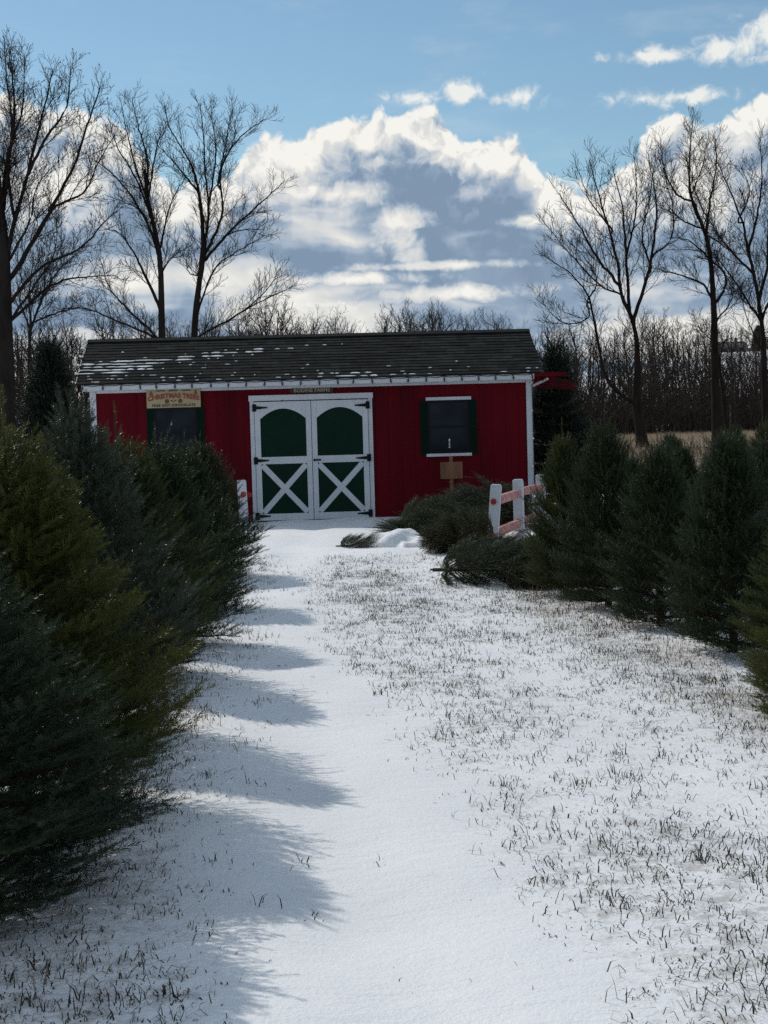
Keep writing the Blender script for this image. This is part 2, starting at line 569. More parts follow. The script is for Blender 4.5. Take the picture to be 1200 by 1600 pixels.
def dens_lane(x, y):
    tx = track_x(y)
    hw = np.interp(y, [3, 6, 9, 12, 17], [.36, .44, .38, .30, .25])
    d = x - tx
    patch = vnoise(x * 1.1 + 5, y * .8, 11)
    patch2 = vnoise(x * 3.2, y * 2.6 + 9, 12)
    right = sm(0, .35, d - hw) * (.36 + .62 * sm(.3, .8, patch * .45 + patch2 * .55))
    # second, thinner wheel track
    rut = np.exp(-((d - 2.05) / .28) ** 2)
    right = right * (1 - .5 * rut)
    strips = .5 + .62 * (np.exp(-((d - 1.0) / .42) ** 2) + np.exp(-((d - 2.15) / .45) ** 2))
    right = right * (strips * sm(5, 9, y) + 1 - sm(5, 9, y))
    right = right * np.interp(y, [3, 7, 9, 15, 16.8, 17.5], [.78, .8, .85, .85, .5, .0])
    left = sm(.0, .25, -d - hw) * (.22 + .8 * sm(.4, .8, patch * .5 + patch2 * .5)) * np.interp(y, [3, 12, 16, 18], [.9, .8, .35, 0])
    # tufts left standing round the feet of the trees
    foot = np.exp(-((x - np.interp(y, [6, 13], [1.9, 1.25])) / .35) ** 2) * .55 * np.interp(y, [5, 7, 13, 14.5], [0, 1, 1, 0])
    footl = np.exp(-((x + np.interp(y, [4, 15], [1.0, 1.5])) / .3) ** 2) * .5
    mid = .012 * np.interp(y, [3, 16, 17.5], [1, 1, 0])
    return np.clip(right + left + foot + footl + mid, 0, 1)


# ------------------------------------------------------------------ ground
def build_ground():
    ys = np.concatenate([np.linspace(-30, 1.5, 12), np.arange(1.8, 26, 0.14), np.linspace(26.5, 60, 40), np.geomspace(62, 1200, 60)])
    xs_half = np.concatenate([np.arange(0, 4.5, 0.14), np.linspace(4.7, 14, 28), np.geomspace(15, 900, 40)])
    xs = np.concatenate([-xs_half[:0:-1], xs_half])
    X, Y = np.meshgrid(xs, ys)
    Z = gz(X, Y)
    V = np.stack([X.ravel(), Y.ravel(), Z.ravel()], 1)
    ny, nx = X.shape
    i = (np.arange(ny - 1)[:, None] * nx + np.arange(nx - 1)[None, :]).ravel()
    F = np.stack([i, i + 1, i + nx + 1, i + nx], 1)
    o = np_obj('ground', V, [F], M['ground'])
    at_ = o.data.attributes.new('cover', 'FLOAT', 'POINT')
    at_.data.foreach_set('value', (dens_lane(X, Y) * (1 - sm(17, 18, Y)) * (Y > 0)).ravel().astype(np.float32))
    o.data.polygons.foreach_set('use_smooth', np.ones(len(F), dtype=bool))
    tag(o, 'snow covered lane and field', None, None, 'structure')


build_ground()


# ------------------------------------------------------------------ barn
YAW = RAD(3.0)
BO = Vector((-1.067, 23.4, 0.05))
BM = Matrix.Translation(BO) @ Matrix.Rotation(YAW, 4, 'Z')        # local x along the wall, -y towards the lane
HALF = 1.12


def text_mesh(s, size, depth=0.004, bold=0.0, arc=0.0, space=1.0):
    """lettering as a list of vertices and faces in the x-z plane facing -y, centred"""
    cu = bpy.data.curves.new('lettering', 'FONT')
    cu.body = s
    cu.size = size
    cu.align_x = 'CENTER'
    cu.align_y = 'CENTER'
    cu.extrude = depth / 2
    cu.offset = bold
    cu.space_character = space
    cu.resolution_u = 3
    ob = bpy.data.objects.new('lettering', cu)
    COL.objects.link(ob)
    dg = bpy.context.evaluated_depsgraph_get()
    me = bpy.data.meshes.new_from_object(ob.evaluated_get(dg))
    vs = [(v.co.x, -v.co.z, v.co.y - arc * v.co.x * v.co.x) for v in me.vertices]
    fs = [tuple(p.vertices) for p in me.polygons]
    bpy.data.objects.remove(ob)
    bpy.data.curves.remove(cu)
    bpy.data.meshes.remove(me)
    return vs, fs


def add_text(mb, s, x, y, z, **kw):
    vs, fs = text_mesh(s, **kw)
    b = len(mb.v)
    mb.v += [(p[0] + x, p[1] + y, p[2] + z) for p in vs]
    mb.f += [tuple(b + i for i in q) for q in fs]


def build_barn():
    rnd = random.Random(4)
    root = thing('barn', 'low red wooden barn with dark shingle roof and green and white double doors', 'barn')
    root.matrix_world = BM
    W0, W1, HT = -3.31, 3.375, 2.06
    back = -2 * HALF
    y_of = lambda v: -v                                  # v measured outwards from the front wall
    # walls: vertical boards with narrow joints over a dark core
    core = MB()
    core.box((W0 + .02, 0.02, -.05), (W1 - .02, 0.06, HT))
    core.box((W0 + .02, 2 * HALF - .06, -.05), (W1 - .02, 2 * HALF - .02, HT))
    core.build('wall_core', M['gap'], root)
    wl = MB()
    x = W0 + 0.085
    while x < W1 - 0.09:
        w = min(0.2, W1 - 0.085 - x)
        if w > 0.02:
            dy = rnd.uniform(-.0015, .0015)
            wl.box((x, 0.0 + dy, 0.0), (x + w - 0.0035, 0.0195, HT))
        x += 0.2
    wl.build('front_wall', M['red'], root)
    bk = MB()
    bk.box((W0, 2 * HALF - .019, 0), (W1, 2 * HALF, HT))
    bk.build('rear_wall', M['red'], root)
    for nm, xa in (('gable_wall', W0), ('gable_wall', W1)):
        gm = MB()
        poly = [(0.02, 0), (2 * HALF - .02, 0), (2 * HALF - .02, HT), (HALF, HT + 0.58), (0.02, HT)]
        b = len(gm.v)
        t = .03 if xa < 0 else -.03
        n = len(poly)
        gm.v += [(xa, p[0], p[1]) for p in poly] + [(xa + t, p[0], p[1]) for p in poly]
        gm.f.append(tuple(range(n)))
        gm.f.append(tuple(n + i for i in reversed(range(n))))
        for i in range(n):
            gm.f.append((i, n + i, n + (i + 1) % n, (i + 1) % n))
        gm.build(nm, M['red'], root)
    for xa, xb in ((W0 - .012, W0 + .08), (W1 - .08, W1 + .012)):
        MB().box((xa, -.022, -.03), (xb, .03, HT - 0.0)).build('corner_trim', M['white'], root, 0.004)
    MB().box((W0, -.012, -.06), (W1, .02, -.002)).build('sill_beam', M['gap'], root)
    # roof
    E0, E1 = -3.47, 3.53
    ev, eh, rh = 0.30, 2.15, 2.87
    N = 15
    sl_ = Vector((0, HALF + ev, rh - eh))
    L = sl_.length
    d = sl_.normalized()
    nrm = Vector((0, -d.z, d.y))
    roof = MB()
    for side in (0, 1):
        for i in range(N):
            a0, a1 = L * i / N - (0.012 if i else .02), L * (i + 1) / N
            y0 = -ev + d.y * a0
            z0 = eh + d.z * a0
            y1 = -ev + d.y * a1
            z1 = eh + d.z * a1
            # tabs: every course is cut into shingles of slightly different reach
            xx = E0
            off = rnd.uniform(0, .3)
            first = True
            while xx < E1:
                w = (0.3 - off if first else 0.3)
                first = False
                xe = min(E1, xx + w)
                k = rnd.uniform(-.006, .006)
                lift = 0.014 + rnd.uniform(-.002, .003)
                p = [(-ev + d.y * (a0 - k) , eh + d.z * (a0 - k), lift), (y1, z1, 0.004), (y1, z1, -.02), (-ev + d.y * (a0 - k), eh + d.z * (a0 - k), -.006)]
                ring = []
                for (yy, zz, h) in p:
                    ring.append((yy + nrm.y * h, zz + nrm.z * h))
                b = len(roof.v)
                for xv in (xx + .0015, xe - .0015):
                    for (yy, zz) in ring:
                        if side:
                            yy = 2 * HALF - yy
                        roof.v.append((xv, yy, zz))
                fs = [(0, 1, 2, 3), (7, 6, 5, 4), (0, 4, 5, 1), (1, 5, 6, 2), (2, 6, 7, 3), (3, 7, 4, 0)]
                for q in fs:
                    roof.f.append(tuple(b + j for j in q))
                xx = xe
    rm = mat('dark shingles', (0.020, 0.022, 0.021), 0.95, 0.08, 0.0, 9.0, (0.011, 0.012, 0.012), 0.002, 120)
    t = NT(rm.node_tree)
    geo = t.n.new('ShaderNodeNewGeometry')
    pb = t.n['Principled BSDF']
    old = pb.inputs['Base Color'].links[0].from_socket
    t.put(pb.inputs['Base Color'], t.mix(geo.outputs['Random Per Island'], t.mix(1.0, old, (1.6, 1.6, 1.5, 1), 'MULTIPLY'), t.mix(1.0, old, (0.6, 0.62, 0.66, 1), 'MULTIPLY')))
    ro = roof.build('roof', rm, root)
    deck = MB()
    for side in (0, 1):
        q = [(-ev + .01, eh - .012), (HALF, rh - .012), (HALF, rh - .05), (-ev + .01, eh - .05)]
        b = len(deck.v)
        for xv in (E0 + .01, E1 - .01):
            deck.v += [(xv, (2 * HALF - yy) if side else yy, zz) for yy, zz in q]
        for c in ((0, 1, 2, 3), (7, 6, 5, 4), (0, 4, 5, 1), (1, 5, 6, 2), (2, 6, 7, 3), (3, 7, 4, 0)):
            deck.f.append(tuple(b + j for j in c))
    deck.build('roof_deck', M['gap'], ro)
    rc = MB()
    for s in (-1, 1):
        rc.bar((E0, HALF + s * .055, rh - .006), (E1, HALF + s * .055, rh - .006), .13, .012, (0, s * .4, 1))
    rc.build('ridge_cap', rm, ro)
    # snow left lying along the shingle courses
    sn = MB()

    def patch(u, a, ln, wd, th):
        base = Vector((u, -ev + d.y * a, eh + d.z * a)) + nrm * 0.012
        k = 11
        b = len(sn.v)
        ph = [rnd.uniform(.62, 1.12) for _ in range(k)]
        for ring, (rr, hh) in enumerate(((1.0, 0.0), (0.72, 0.8), (0.3, 1.0))):
            for j in range(k):
                an = 2 * math.pi * j / k
                q = base + Vector((1, 0, 0)) * (math.cos(an) * ln / 2 * rr * ph[j]) + d * (math.sin(an) * wd / 2 * rr * ph[(j * 3) % k]) + nrm * (th * hh)
                sn.v.append(tuple(q))
        for ring in (0, 1):
            for j in range(k):
                j2 = (j + 1) % k
                sn.f.append((b + ring * k + j, b + ring * k + j2, b + (ring + 1) * k + j2, b + (ring + 1) * k + j))
        sn.f.append(tuple(b + 2 * k + j for j in range(k)))
    cw = L / N
    for i in range(N):
        u = E0 + .1
        while u < E1 - .05:
            pr = 0.0
            c = 5.2 + (u - E0) * 1.55
            if u < 1.2:
                pr += math.exp(-((i - c) / 1.0) ** 2) * (0.92 if u < -.6 else 0.32 * max(0, 1 - (u + .6) / 1.9))
            if u < -1.0:
                pr += 0.6 * math.exp(-((i - 3.6 - (u - E0) * .5) / 2.4) ** 2) * (1.05 if u < -2.3 else 0.3)
            if i <= 1:
                pr += (0.24 if u < -.5 else .12) + 0.5 * math.exp(-((u - .75) / .6) ** 2)
            if i in (2, 3, 4) and -0.6 < u < 2.6:
                pr += 0.05
            pr += 0.006
            if rnd.random() < pr * .82:
                strong = pr > .55
                ln = rnd.uniform(.12, .42) if strong else rnd.uniform(.025, .11) * rnd.choice((.7, 1, 1.3))
                patch(u, i * cw + rnd.uniform(.008, .034), ln, rnd.uniform(.02, .06) if strong else rnd.uniform(.010, .026), rnd.uniform(.005, .014))
                u += ln * .55
            u += rnd.uniform(.03, .09)
    sp = sn.build('snow_patches', M['snow'], ro)
    tag(sp, 'thin broken patches of snow', None, None, 'stuff')
    # eave boards
    MB().box((E0 + .07, -ev - .012, eh - .098), (E1 - .15, -ev + .012, eh - .02)).build('fascia', M['white'], root, .003)
    MB().box((E0 + .08, -ev + .014, eh - .108), (E1 - .16, -.004, eh - .092)).build('soffit', M['white'], root)
    MB().box((W0 + .09, -.03, HT - .05), (W1 - .09, -.003, HT - .002)).build('frieze_board', M['white'], root)
    for xa, xb in ((E0 + .004, E0 + .03), (E1 - .03, E1 - .004)):
        for side in (0, 1):
            rk = MB()
            q = [(-ev + .02, eh - .05), (HALF, rh - .05), (HALF, rh - .15), (-ev + .02, eh - .13)]
            for xv in (xa, xb):
                rk.v += [(xv, (2 * HALF - yy) if side else yy, zz) for yy, zz in q]
            rk.f += [(0, 1, 2, 3), (7, 6, 5, 4), (0, 4, 5, 1), (1, 5, 6, 2), (2, 6, 7, 3), (3, 7, 4, 0)]
            rk.build('rake_board', M['gap'], root)
    # door casing and the two leaves
    cs = MB()
    cs.box((-.925, -.03, .0), (-.862, -.0025, 1.83))
    cs.box((.868, -.03, .0), (.932, -.0025, 1.83))
    cs.box((-.94, -.034, 1.832), (.947, -.0025, 1.918))
    cs.build('door_frame', M['white'], root, .003)
    MB().box((-.86, -.012, -.02), (.866, -.0025, 1.83)).build('door_opening', M['gap'], root)
    MB().box((-.94, -.06, -.035), (.95, -.003, -.001)).build('threshold', M['black'], root)
    for sgn, x0, x1 in ((-1, -.857, -.0035), (1, .0035, .862)):
        dm = MB().box((x0, -.04, .015), (x1, -.014, 1.818))
        dr = dm.build('door', M['white'], root, .002)
        gx0, gx1 = (x0 + .085, x1 - .08) if sgn < 0 else (x0 + .08, x1 - .085)
        arch = [(gx0, .982), (gx1, .982), (gx1, 1.555)]
        for k in range(1, 12):
            u = k / 12
            xx = gx1 + (gx0 - gx1) * u
            arch.append((xx, 1.555 + .155 * (1 - (2 * u - 1) ** 2)))
        arch.append((gx0, 1.555))
        MB().prism(arch, -.043, -.0402).build('upper_panel', M['green'], dr)
        MB().prism([(gx0, .118), (gx1, .118), (gx1, .872), (gx0, .872)], -.043, -.0402).build('lower_panel', M['green'], dr)
        # the arch surround, rails and stiles stand a little proud of the green boards
        fr = MB()
        fr.box((x0 + .001, -.053, .016), (gx0 - .001, -.0405, 1.817))
        fr.box((gx1 + .001, -.053, .016), (x1 - .001, -.0405, 1.817))
        fr.box((gx0, -.0525, .016), (gx1, -.0405, .117))
        fr.box((gx0, -.0525, .873), (gx1, -.0405, .981))
        top = [(gx1, 1.817), (gx0, 1.817)] + [(gx0, 1.556)] + [(gx0 + (gx1 - gx0) * k / 12, 1.556 + .155 * (1 - (2 * k / 12 - 1) ** 2)) for k in range(1, 12)] + [(gx1, 1.556)]
        fr.prism(top, -.0525, -.0405)
        fr.build('door_trim', M['white'], dr, .0015)
        xb = MB()
        for (ax, az, bx, bz, yy) in ((gx0 + .012, .135, gx1 - .012, .857, -.049), (gx0 + .012, .857, gx1 - .012, .135, -.0515)):
            dx, dz = bx - ax, bz - az
            l = math.hypot(dx, dz)
            px, pz = -dz / l * .042, dx / l * .042
            xb.prism([(ax - px, az - pz), (bx - px, bz - pz), (bx + px, bz + pz), (ax + px, az + pz)][::1], yy, -.0433)
        xb.build('cross_brace', M['white'], dr)
        hx = x0 if sgn < 0 else x1
        for hz in (1.73, .93, .085):
            hm = MB()
            hm.box((hx - .03, -.062, hz - .055), (hx + .03, -.054, hz + .055))
            tip = hx + (-sgn) * .2
            lo = [(hx + (-sgn) * .03, hz - .026), (tip, hz - .008), (tip, hz + .008), (hx + (-sgn) * .03, hz + .026)]
            if sgn > 0:
                lo = lo[::-1]
            hm.prism(lo, -.062, -.054)
            hm.tube([(hx, -.063, hz - .05), (hx, -.063, hz + .05)], .01, 8)
            hm.build('hinge', M['black'], dr)
        if sgn > 0:
            lt = MB().box((.02, -.066, .905), (.13, -.054, .93))
            lt.tube([(.03, -.072, .9), (.03, -.072, .935)], .012, 8)
            lt.build('latch', M['black'], dr)
        hk = MB().box(((x0 + x1) / 2 - .012, -.05, 1.79), ((x0 + x1) / 2 + .012, -.041, 1.835))
        hk.build('hook', M['black'], dr)
    # windows
    for (a, b, z0, z1, label) in ((1.772, 2.415, .965, 1.765, None), (-2.37, -1.73, .965, 1.765, 'window half hidden by trees')):
        wd = MB()
        wd.box((a - .0, -.022, z0), (a + .035, -.003, z1))
        wd.box((b - .035, -.022, z0), (b, -.003, z1))
        wd.box((a + .036, -.022, z1 - .035), (b - .036, -.003, z1))
        wd.box((a + .036, -.022, z0), (b - .036, -.003, z0 + .04))
        wd.box((a + .036, -.02, (z0 + z1) / 2 - .015), (b - .036, -.003, (z0 + z1) / 2 + .015))
        wo = wd.build('window', M['black'], root)
        if label:
            tag(wo, label)
        MB().box((a + .036, -.009, z0 + .041), (b - .036, -.0032, (z0 + z1) / 2 - .016)).build('pane', M['glass'], wo)
        MB().box((a + .036, -.012, (z0 + z1) / 2 + .016), (b - .036, -.0034, z1 - .036)).build('pane', M['glass'], wo)
        MB().box((a - .03, -.05, z0 - .05), (b + .02, -.003, z0 - .006)).build('sill', M['white'], wo, .003)
        MB().box((a - .02, -.04, z1 + .006), (b + .03, -.003, z1 + .055)).build('head_trim', M['white'], wo, .003)
        for xa, xb_ in ((a - .112, a - .006), (b + .006, b + .112)):
            sh = MB()
            sh.box((xa, -.03, z0 - .02), (xa + .025, -.003, z1 + .0))
            sh.box((xb_ - .025, -.03, z0 - .02), (xb_, -.003, z1 + .0))
            for zz in (z0 - .02, (z0 + z1) / 2 - .03, z1 - .05):
                sh.box((xa + .0255, -.03, zz), (xb_ - .0255, -.003, zz + .05))
            sh.box((xa + .0255, -.018, z0 + .031), (xb_ - .0255, -.004, (z0 + z1) / 2 - .031))
            sh.box((xa + .0255, -.018, (z0 + z1) / 2 + .021), (xb_ - .0255, -.004, z1 - .051))
            sh.build('shutter', M['shutter'], wo)
    # red slatted canopy that sticks out past the right hand gable
    cn = MB()
    cn.box((E1 - .145, -.31, 2.085), (E1 + .34, -.27, 2.145))
    cn.box((E1 + .02, .9, 2.04), (E1 + .36, .94, 2.12))
    for k, (yy, zz) in enumerate(((-.2, 2.07), (.02, 2.055), (.25, 2.04), (.5, 2.03), (.75, 2.02))):
        cn.bar((E1 - .12 - .03 * k, yy, zz - .012 * k), (E1 + .44 + .07 * k, yy + .12, zz - .055 - .016 * k), .05, .018)
    ao = cn.build('canopy', M['red'], root)
    MB().bar((W1 + .02, -.02, 1.95), (W1 + .22, -.25, 2.05), .03, .03).build('brace', M['white'], ao)
    return root


barn = build_barn()


def build_signs():
    # painted board over the left window
    t = thing('painted_sign', 'cream painted board with red lettering hung above the left window of the barn', 'sign')
    t.matrix_world = BM @ Matrix.Translation((-2.065, -.055, 1.905))
    MB().box((-.405, -.0, -.137), (.405, .02, .137)).build('board', M['signwood'], t, .003)
    tx = MB()
    add_text(tx, 'CHRISTMAS TREES', 0, -.003, .040, size=.096, bold=.004, arc=.30, space=.98)
    for sx in (-.34, .34):
        pass
    tx.build('lettering', M['signred'], t)
    tx = MB()
    add_text(tx, 'FREE HOT CHOCOLATE', 0, -.003, -.103, size=.05, bold=.0022, space=1.25)
    tx.build('lettering', M['signdark'], t)
    tx = MB()
    add_text(tx, 'FRESH CUT', 0, -.003, .119, size=.027, bold=.001)
    tx.build('lettering', M['signdark'], t)
    for xa in (-.26, .12):
        MB().box((xa, -.004, .113), (xa + .14, -.0005, .126)).build('rule', M['signdark'], t)
    for sx in (-.335, .335):
        ic = MB()
        for k, (w, z) in enumerate(((.034, .058), (.027, .076), (.019, .093))):
            ic.prism([(sx - w, z), (sx + w, z), (sx, z + .034)], -.004 - k * .0006, -.0005)
        ic.box((sx - .007, -.004, .046), (sx + .007, -.0005, .058))
        ic.build('tree_emblem', M['signred'], t)
    for sx in (-.1, .1):
        sw = MB().prism([(sx + .032 * math.cos(a), -.04 + .032 * math.sin(a)) for a in [2 * math.pi * k / 20 for k in range(20)]], -.004, -.0005)
        swo = sw.build('sweet_emblem', M['signdark'], t)
        s2 = MB()
        for k in range(3):
            a0 = 2 * math.pi * k / 3 + .4
            s2.prism([(sx, -.04), (sx + .028 * math.cos(a0), -.04 + .028 * math.sin(a0)), (sx + .028 * math.cos(a0 + .6), -.04 + .028 * math.sin(a0 + .6))], -.0052, -.0042)
        s2.build('swirl', M['signred'], swo)
    lf = MB()
    for s in (-1, 1):
        pts = [(0, -.05), (s * .022, -.042), (s * .05, -.022), (s * .03, -.02), (s * .012, -.03)]
        lf.prism(pts if s > 0 else pts[::-1], -.004, -.0005)
    lf.build('holly_emblem', M['signdark'], t)
    # small arrow-shaped name board over the doors
    t = thing('name_plaque', 'small dark pointed name board fixed above the double doors', 'sign')
    t.matrix_world = BM @ Matrix.Translation((.012, -.022, 1.975))
    pl = [(-.335, 0), (-.3, -.04), (.33, -.04), (.335, .04), (-.3, .04)]
    MB().prism(pl, -.008, .012).build('board', M['plaque'], t)
    tx = MB()
    add_text(tx, 'BODINE FARMS', .01, -.011, .0, size=.078, bold=.002, space=1.02)
    tx.build('lettering', M['plaqueletter'], t)
    # brown board on a stake
    gx, gy = 2.09, -.28
    w = BM @ Vector((gx, gy, 0))
    t = thing('stake_sign', 'blank brown wooden board nailed to a stake in front of the barn wall', 'sign', (w.x, w.y, g(w.x, w.y)), YAW)
    MB().box((-.026, -.012, -.1), (.026, .012, .9)).build('stake', M['wood'], t, .003)
    bd = MB().box((-.168, -.034, .565), (.168, -.0125, .815))
    bd.box((-.168, -.04, .56), (.168, -.0345, .58))
    bd.build('board', M['wood'], t, .003)
    # electric candle standing on the inside of the right window
    t = thing('window_candle', 'small white electric candle standing in the right window of the barn', 'candle')
    t.matrix_world = BM @ Matrix.Translation((2.098, -.02, 1.04))
    MB().tube([(0, 0, 0), (0, 0, .012), (0, 0, .016), (0, 0, .1)], [.022, .022, .013, .012], 12).build('holder', M['candle'], t)
    MB().tube([(0, 0, .104), (0, 0, .118), (0, 0, .13), (0, 0, .145)], [.007, .014, .011, .002], 10).build('bulb', M['bulb'], t)


build_signs()


def build_lights():
    rnd = random.Random(8)

    def string(name, label, pts, spacing, mb, wire_sag, size, hang):
        t = thing(name, label, 'light string')
        t.matrix_world = BM
        P = [Vector(p) for p in pts]
        line = []
        bulbs = []
        for a, b in zip(P[:-1], P[1:]):
            n = max(1, round((b - a).length / spacing))
            for i in range(n):
                q = a.lerp(b, i / n)
                bulbs.append(q)
                for k in range(4):
                    f = (i + k / 4) / n
                    line.append(a.lerp(b, f) + Vector((0, 0, -wire_sag * math.sin(math.pi * k / 4) + rnd.uniform(-.003, .003))))
        line.append(P[-1])
        bulbs.append(P[-1])
        MB().tube(line, .006, 5).build('wire', M['wire'], t)
        for q in bulbs:
            q = q + Vector((rnd.uniform(-.02, .02), 0, 0))
            h = Vector(hang).normalized() + Vector((rnd.uniform(-.2, .2), rnd.uniform(-.1, .1), rnd.uniform(-.1, .1)))
            h.normalize()
            b = MB().tube([q, q + h * size * .35, q + h * size * .36, q + h * size * .7, q + h * size], [.011, .011, .013, .016, .003], 7)
            b.build('bulb', mb, t)
    dk = mat('unlit dark bulb', (0.02, 0.022, 0.03), 0.25, 0.6)
    string('light_string', 'dark unlit bulbs strung along the white eave board of the barn', [(-3.36, -.325, 2.125), (3.34, -.325, 2.125)], .265, dk, .012, .085, (0, 0, -1))
    string('light_string', 'white bulbs strung up the left gable edge of the barn roof', [(-3.485, -.29, 2.17), (-3.485, 1.05, 2.87)], .3, M['bulb'], .02, .07, (-1, -.2, .3))
    string('light_string', 'light cord with few bulbs hanging down the right corner board of the barn', [(3.385, -.035, 2.0), (3.39, -.035, .3)], .4, M['bulb'], 0, .05, (-.6, -1, 0))


build_lights()


# ------------------------------------------------------------------ tubes in bulk (limbs and twigs)
class Wood:
    """polylines of equal point count and side count are turned into tubes together"""
    def __init__(s):
        s.b = {}

    def add(s, P, R, k):
        s.b.setdefault((len(P), k), []).append((np.asarray(P, float), np.asarray(R, float)))

    def mesh(s):
        Vs, Fs, base = [], [], 0
        for (n, k), lst in s.b.items():
            P = np.stack([q[0] for q in lst])
            R = np.stack([q[1] for q in lst])
            T = np.empty_like(P)
            T[:, 1:-1] = P[:, 2:] - P[:, :-2]
            T[:, 0] = P[:, 1] - P[:, 0]
            T[:, -1] = P[:, -1] - P[:, -2]
            T /= np.linalg.norm(T, axis=2, keepdims=True) + 1e-9
            ref = np.where(np.abs(T[..., 2:3]) < 0.9, np.array([0, 0, 1.0]), np.array([1.0, 0, 0]))
            X = np.cross(T, ref)
            X /= np.linalg.norm(X, axis=2, keepdims=True) + 1e-9
            Y = np.cross(T, X)
            a = 2 * np.pi * np.arange(k) / k
            ring = P[:, :, None, :] + R[:, :, None, None] * (X[:, :, None, :] * np.cos(a)[None, None, :, None] + Y[:, :, None, :] * np.sin(a)[None, None, :, None])
            m = len(lst)
            Vs.append(ring.reshape(-1, 3))
            i = np.arange(n - 1)[:, None] * k
            j = np.arange(k)[None, :]
            j2 = (j + 1) % k
            q = np.stack([i + j, i + j2, i + k + j2, i + k + j], -1).reshape(-1, 4)
            F = (q[None] + (np.arange(m) * n * k)[:, None, None]).reshape(-1, 4) + base
            Fs.append(F)
            base += m * n * k
        return np.concatenate(Vs), np.concatenate(Fs)


def unit(v):
    return v / (np.linalg.norm(v) + 1e-9)


# ------------------------------------------------------------------ conifers
def shoot_template(rng, n, L, nl, nw, ang, stem=True):
    """one shoot along +z: n needles (a thin triangle each) round a thin stem"""
    t = (np.arange(n) + rng.uniform(0, .6, n)) / n
    ph = np.arange(n) * 2.39996 + rng.uniform(-.3, .3, n)
    a = np.radians(ang) * (1.12 - 0.45 * t) + rng.uniform(-.12, .12, n)
    ln = nl * (1.0 - 0.35 * t ** 3) * rng.uniform(.8, 1.15, n)
    rad = np.stack([np.cos(ph), np.sin(ph), np.zeros(n)], 1)
    tan = np.stack([-np.sin(ph), np.cos(ph), np.zeros(n)], 1)
    ax = np.array([0, 0, 1.0])
    d = rad * np.sin(a)[:, None] + ax * np.cos(a)[:, None]
    base = ax * (t * L)[:, None] + rad * 0.001
    tip = base + d * ln[:, None]
    tw = tan * np.cos(.6) + np.cross(d, tan) * np.sin(.6) * rng.choice([-1, 1], n)[:, None]
    b0 = base + d * (ln * .12)[:, None] - tw * nw / 2
    b1 = base + d * (ln * .12)[:, None] + tw * nw / 2
    V = np.stack([b0, b1, tip], 1).reshape(-1, 3)
    F = np.arange(3 * n).reshape(-1, 3)
    return V, F


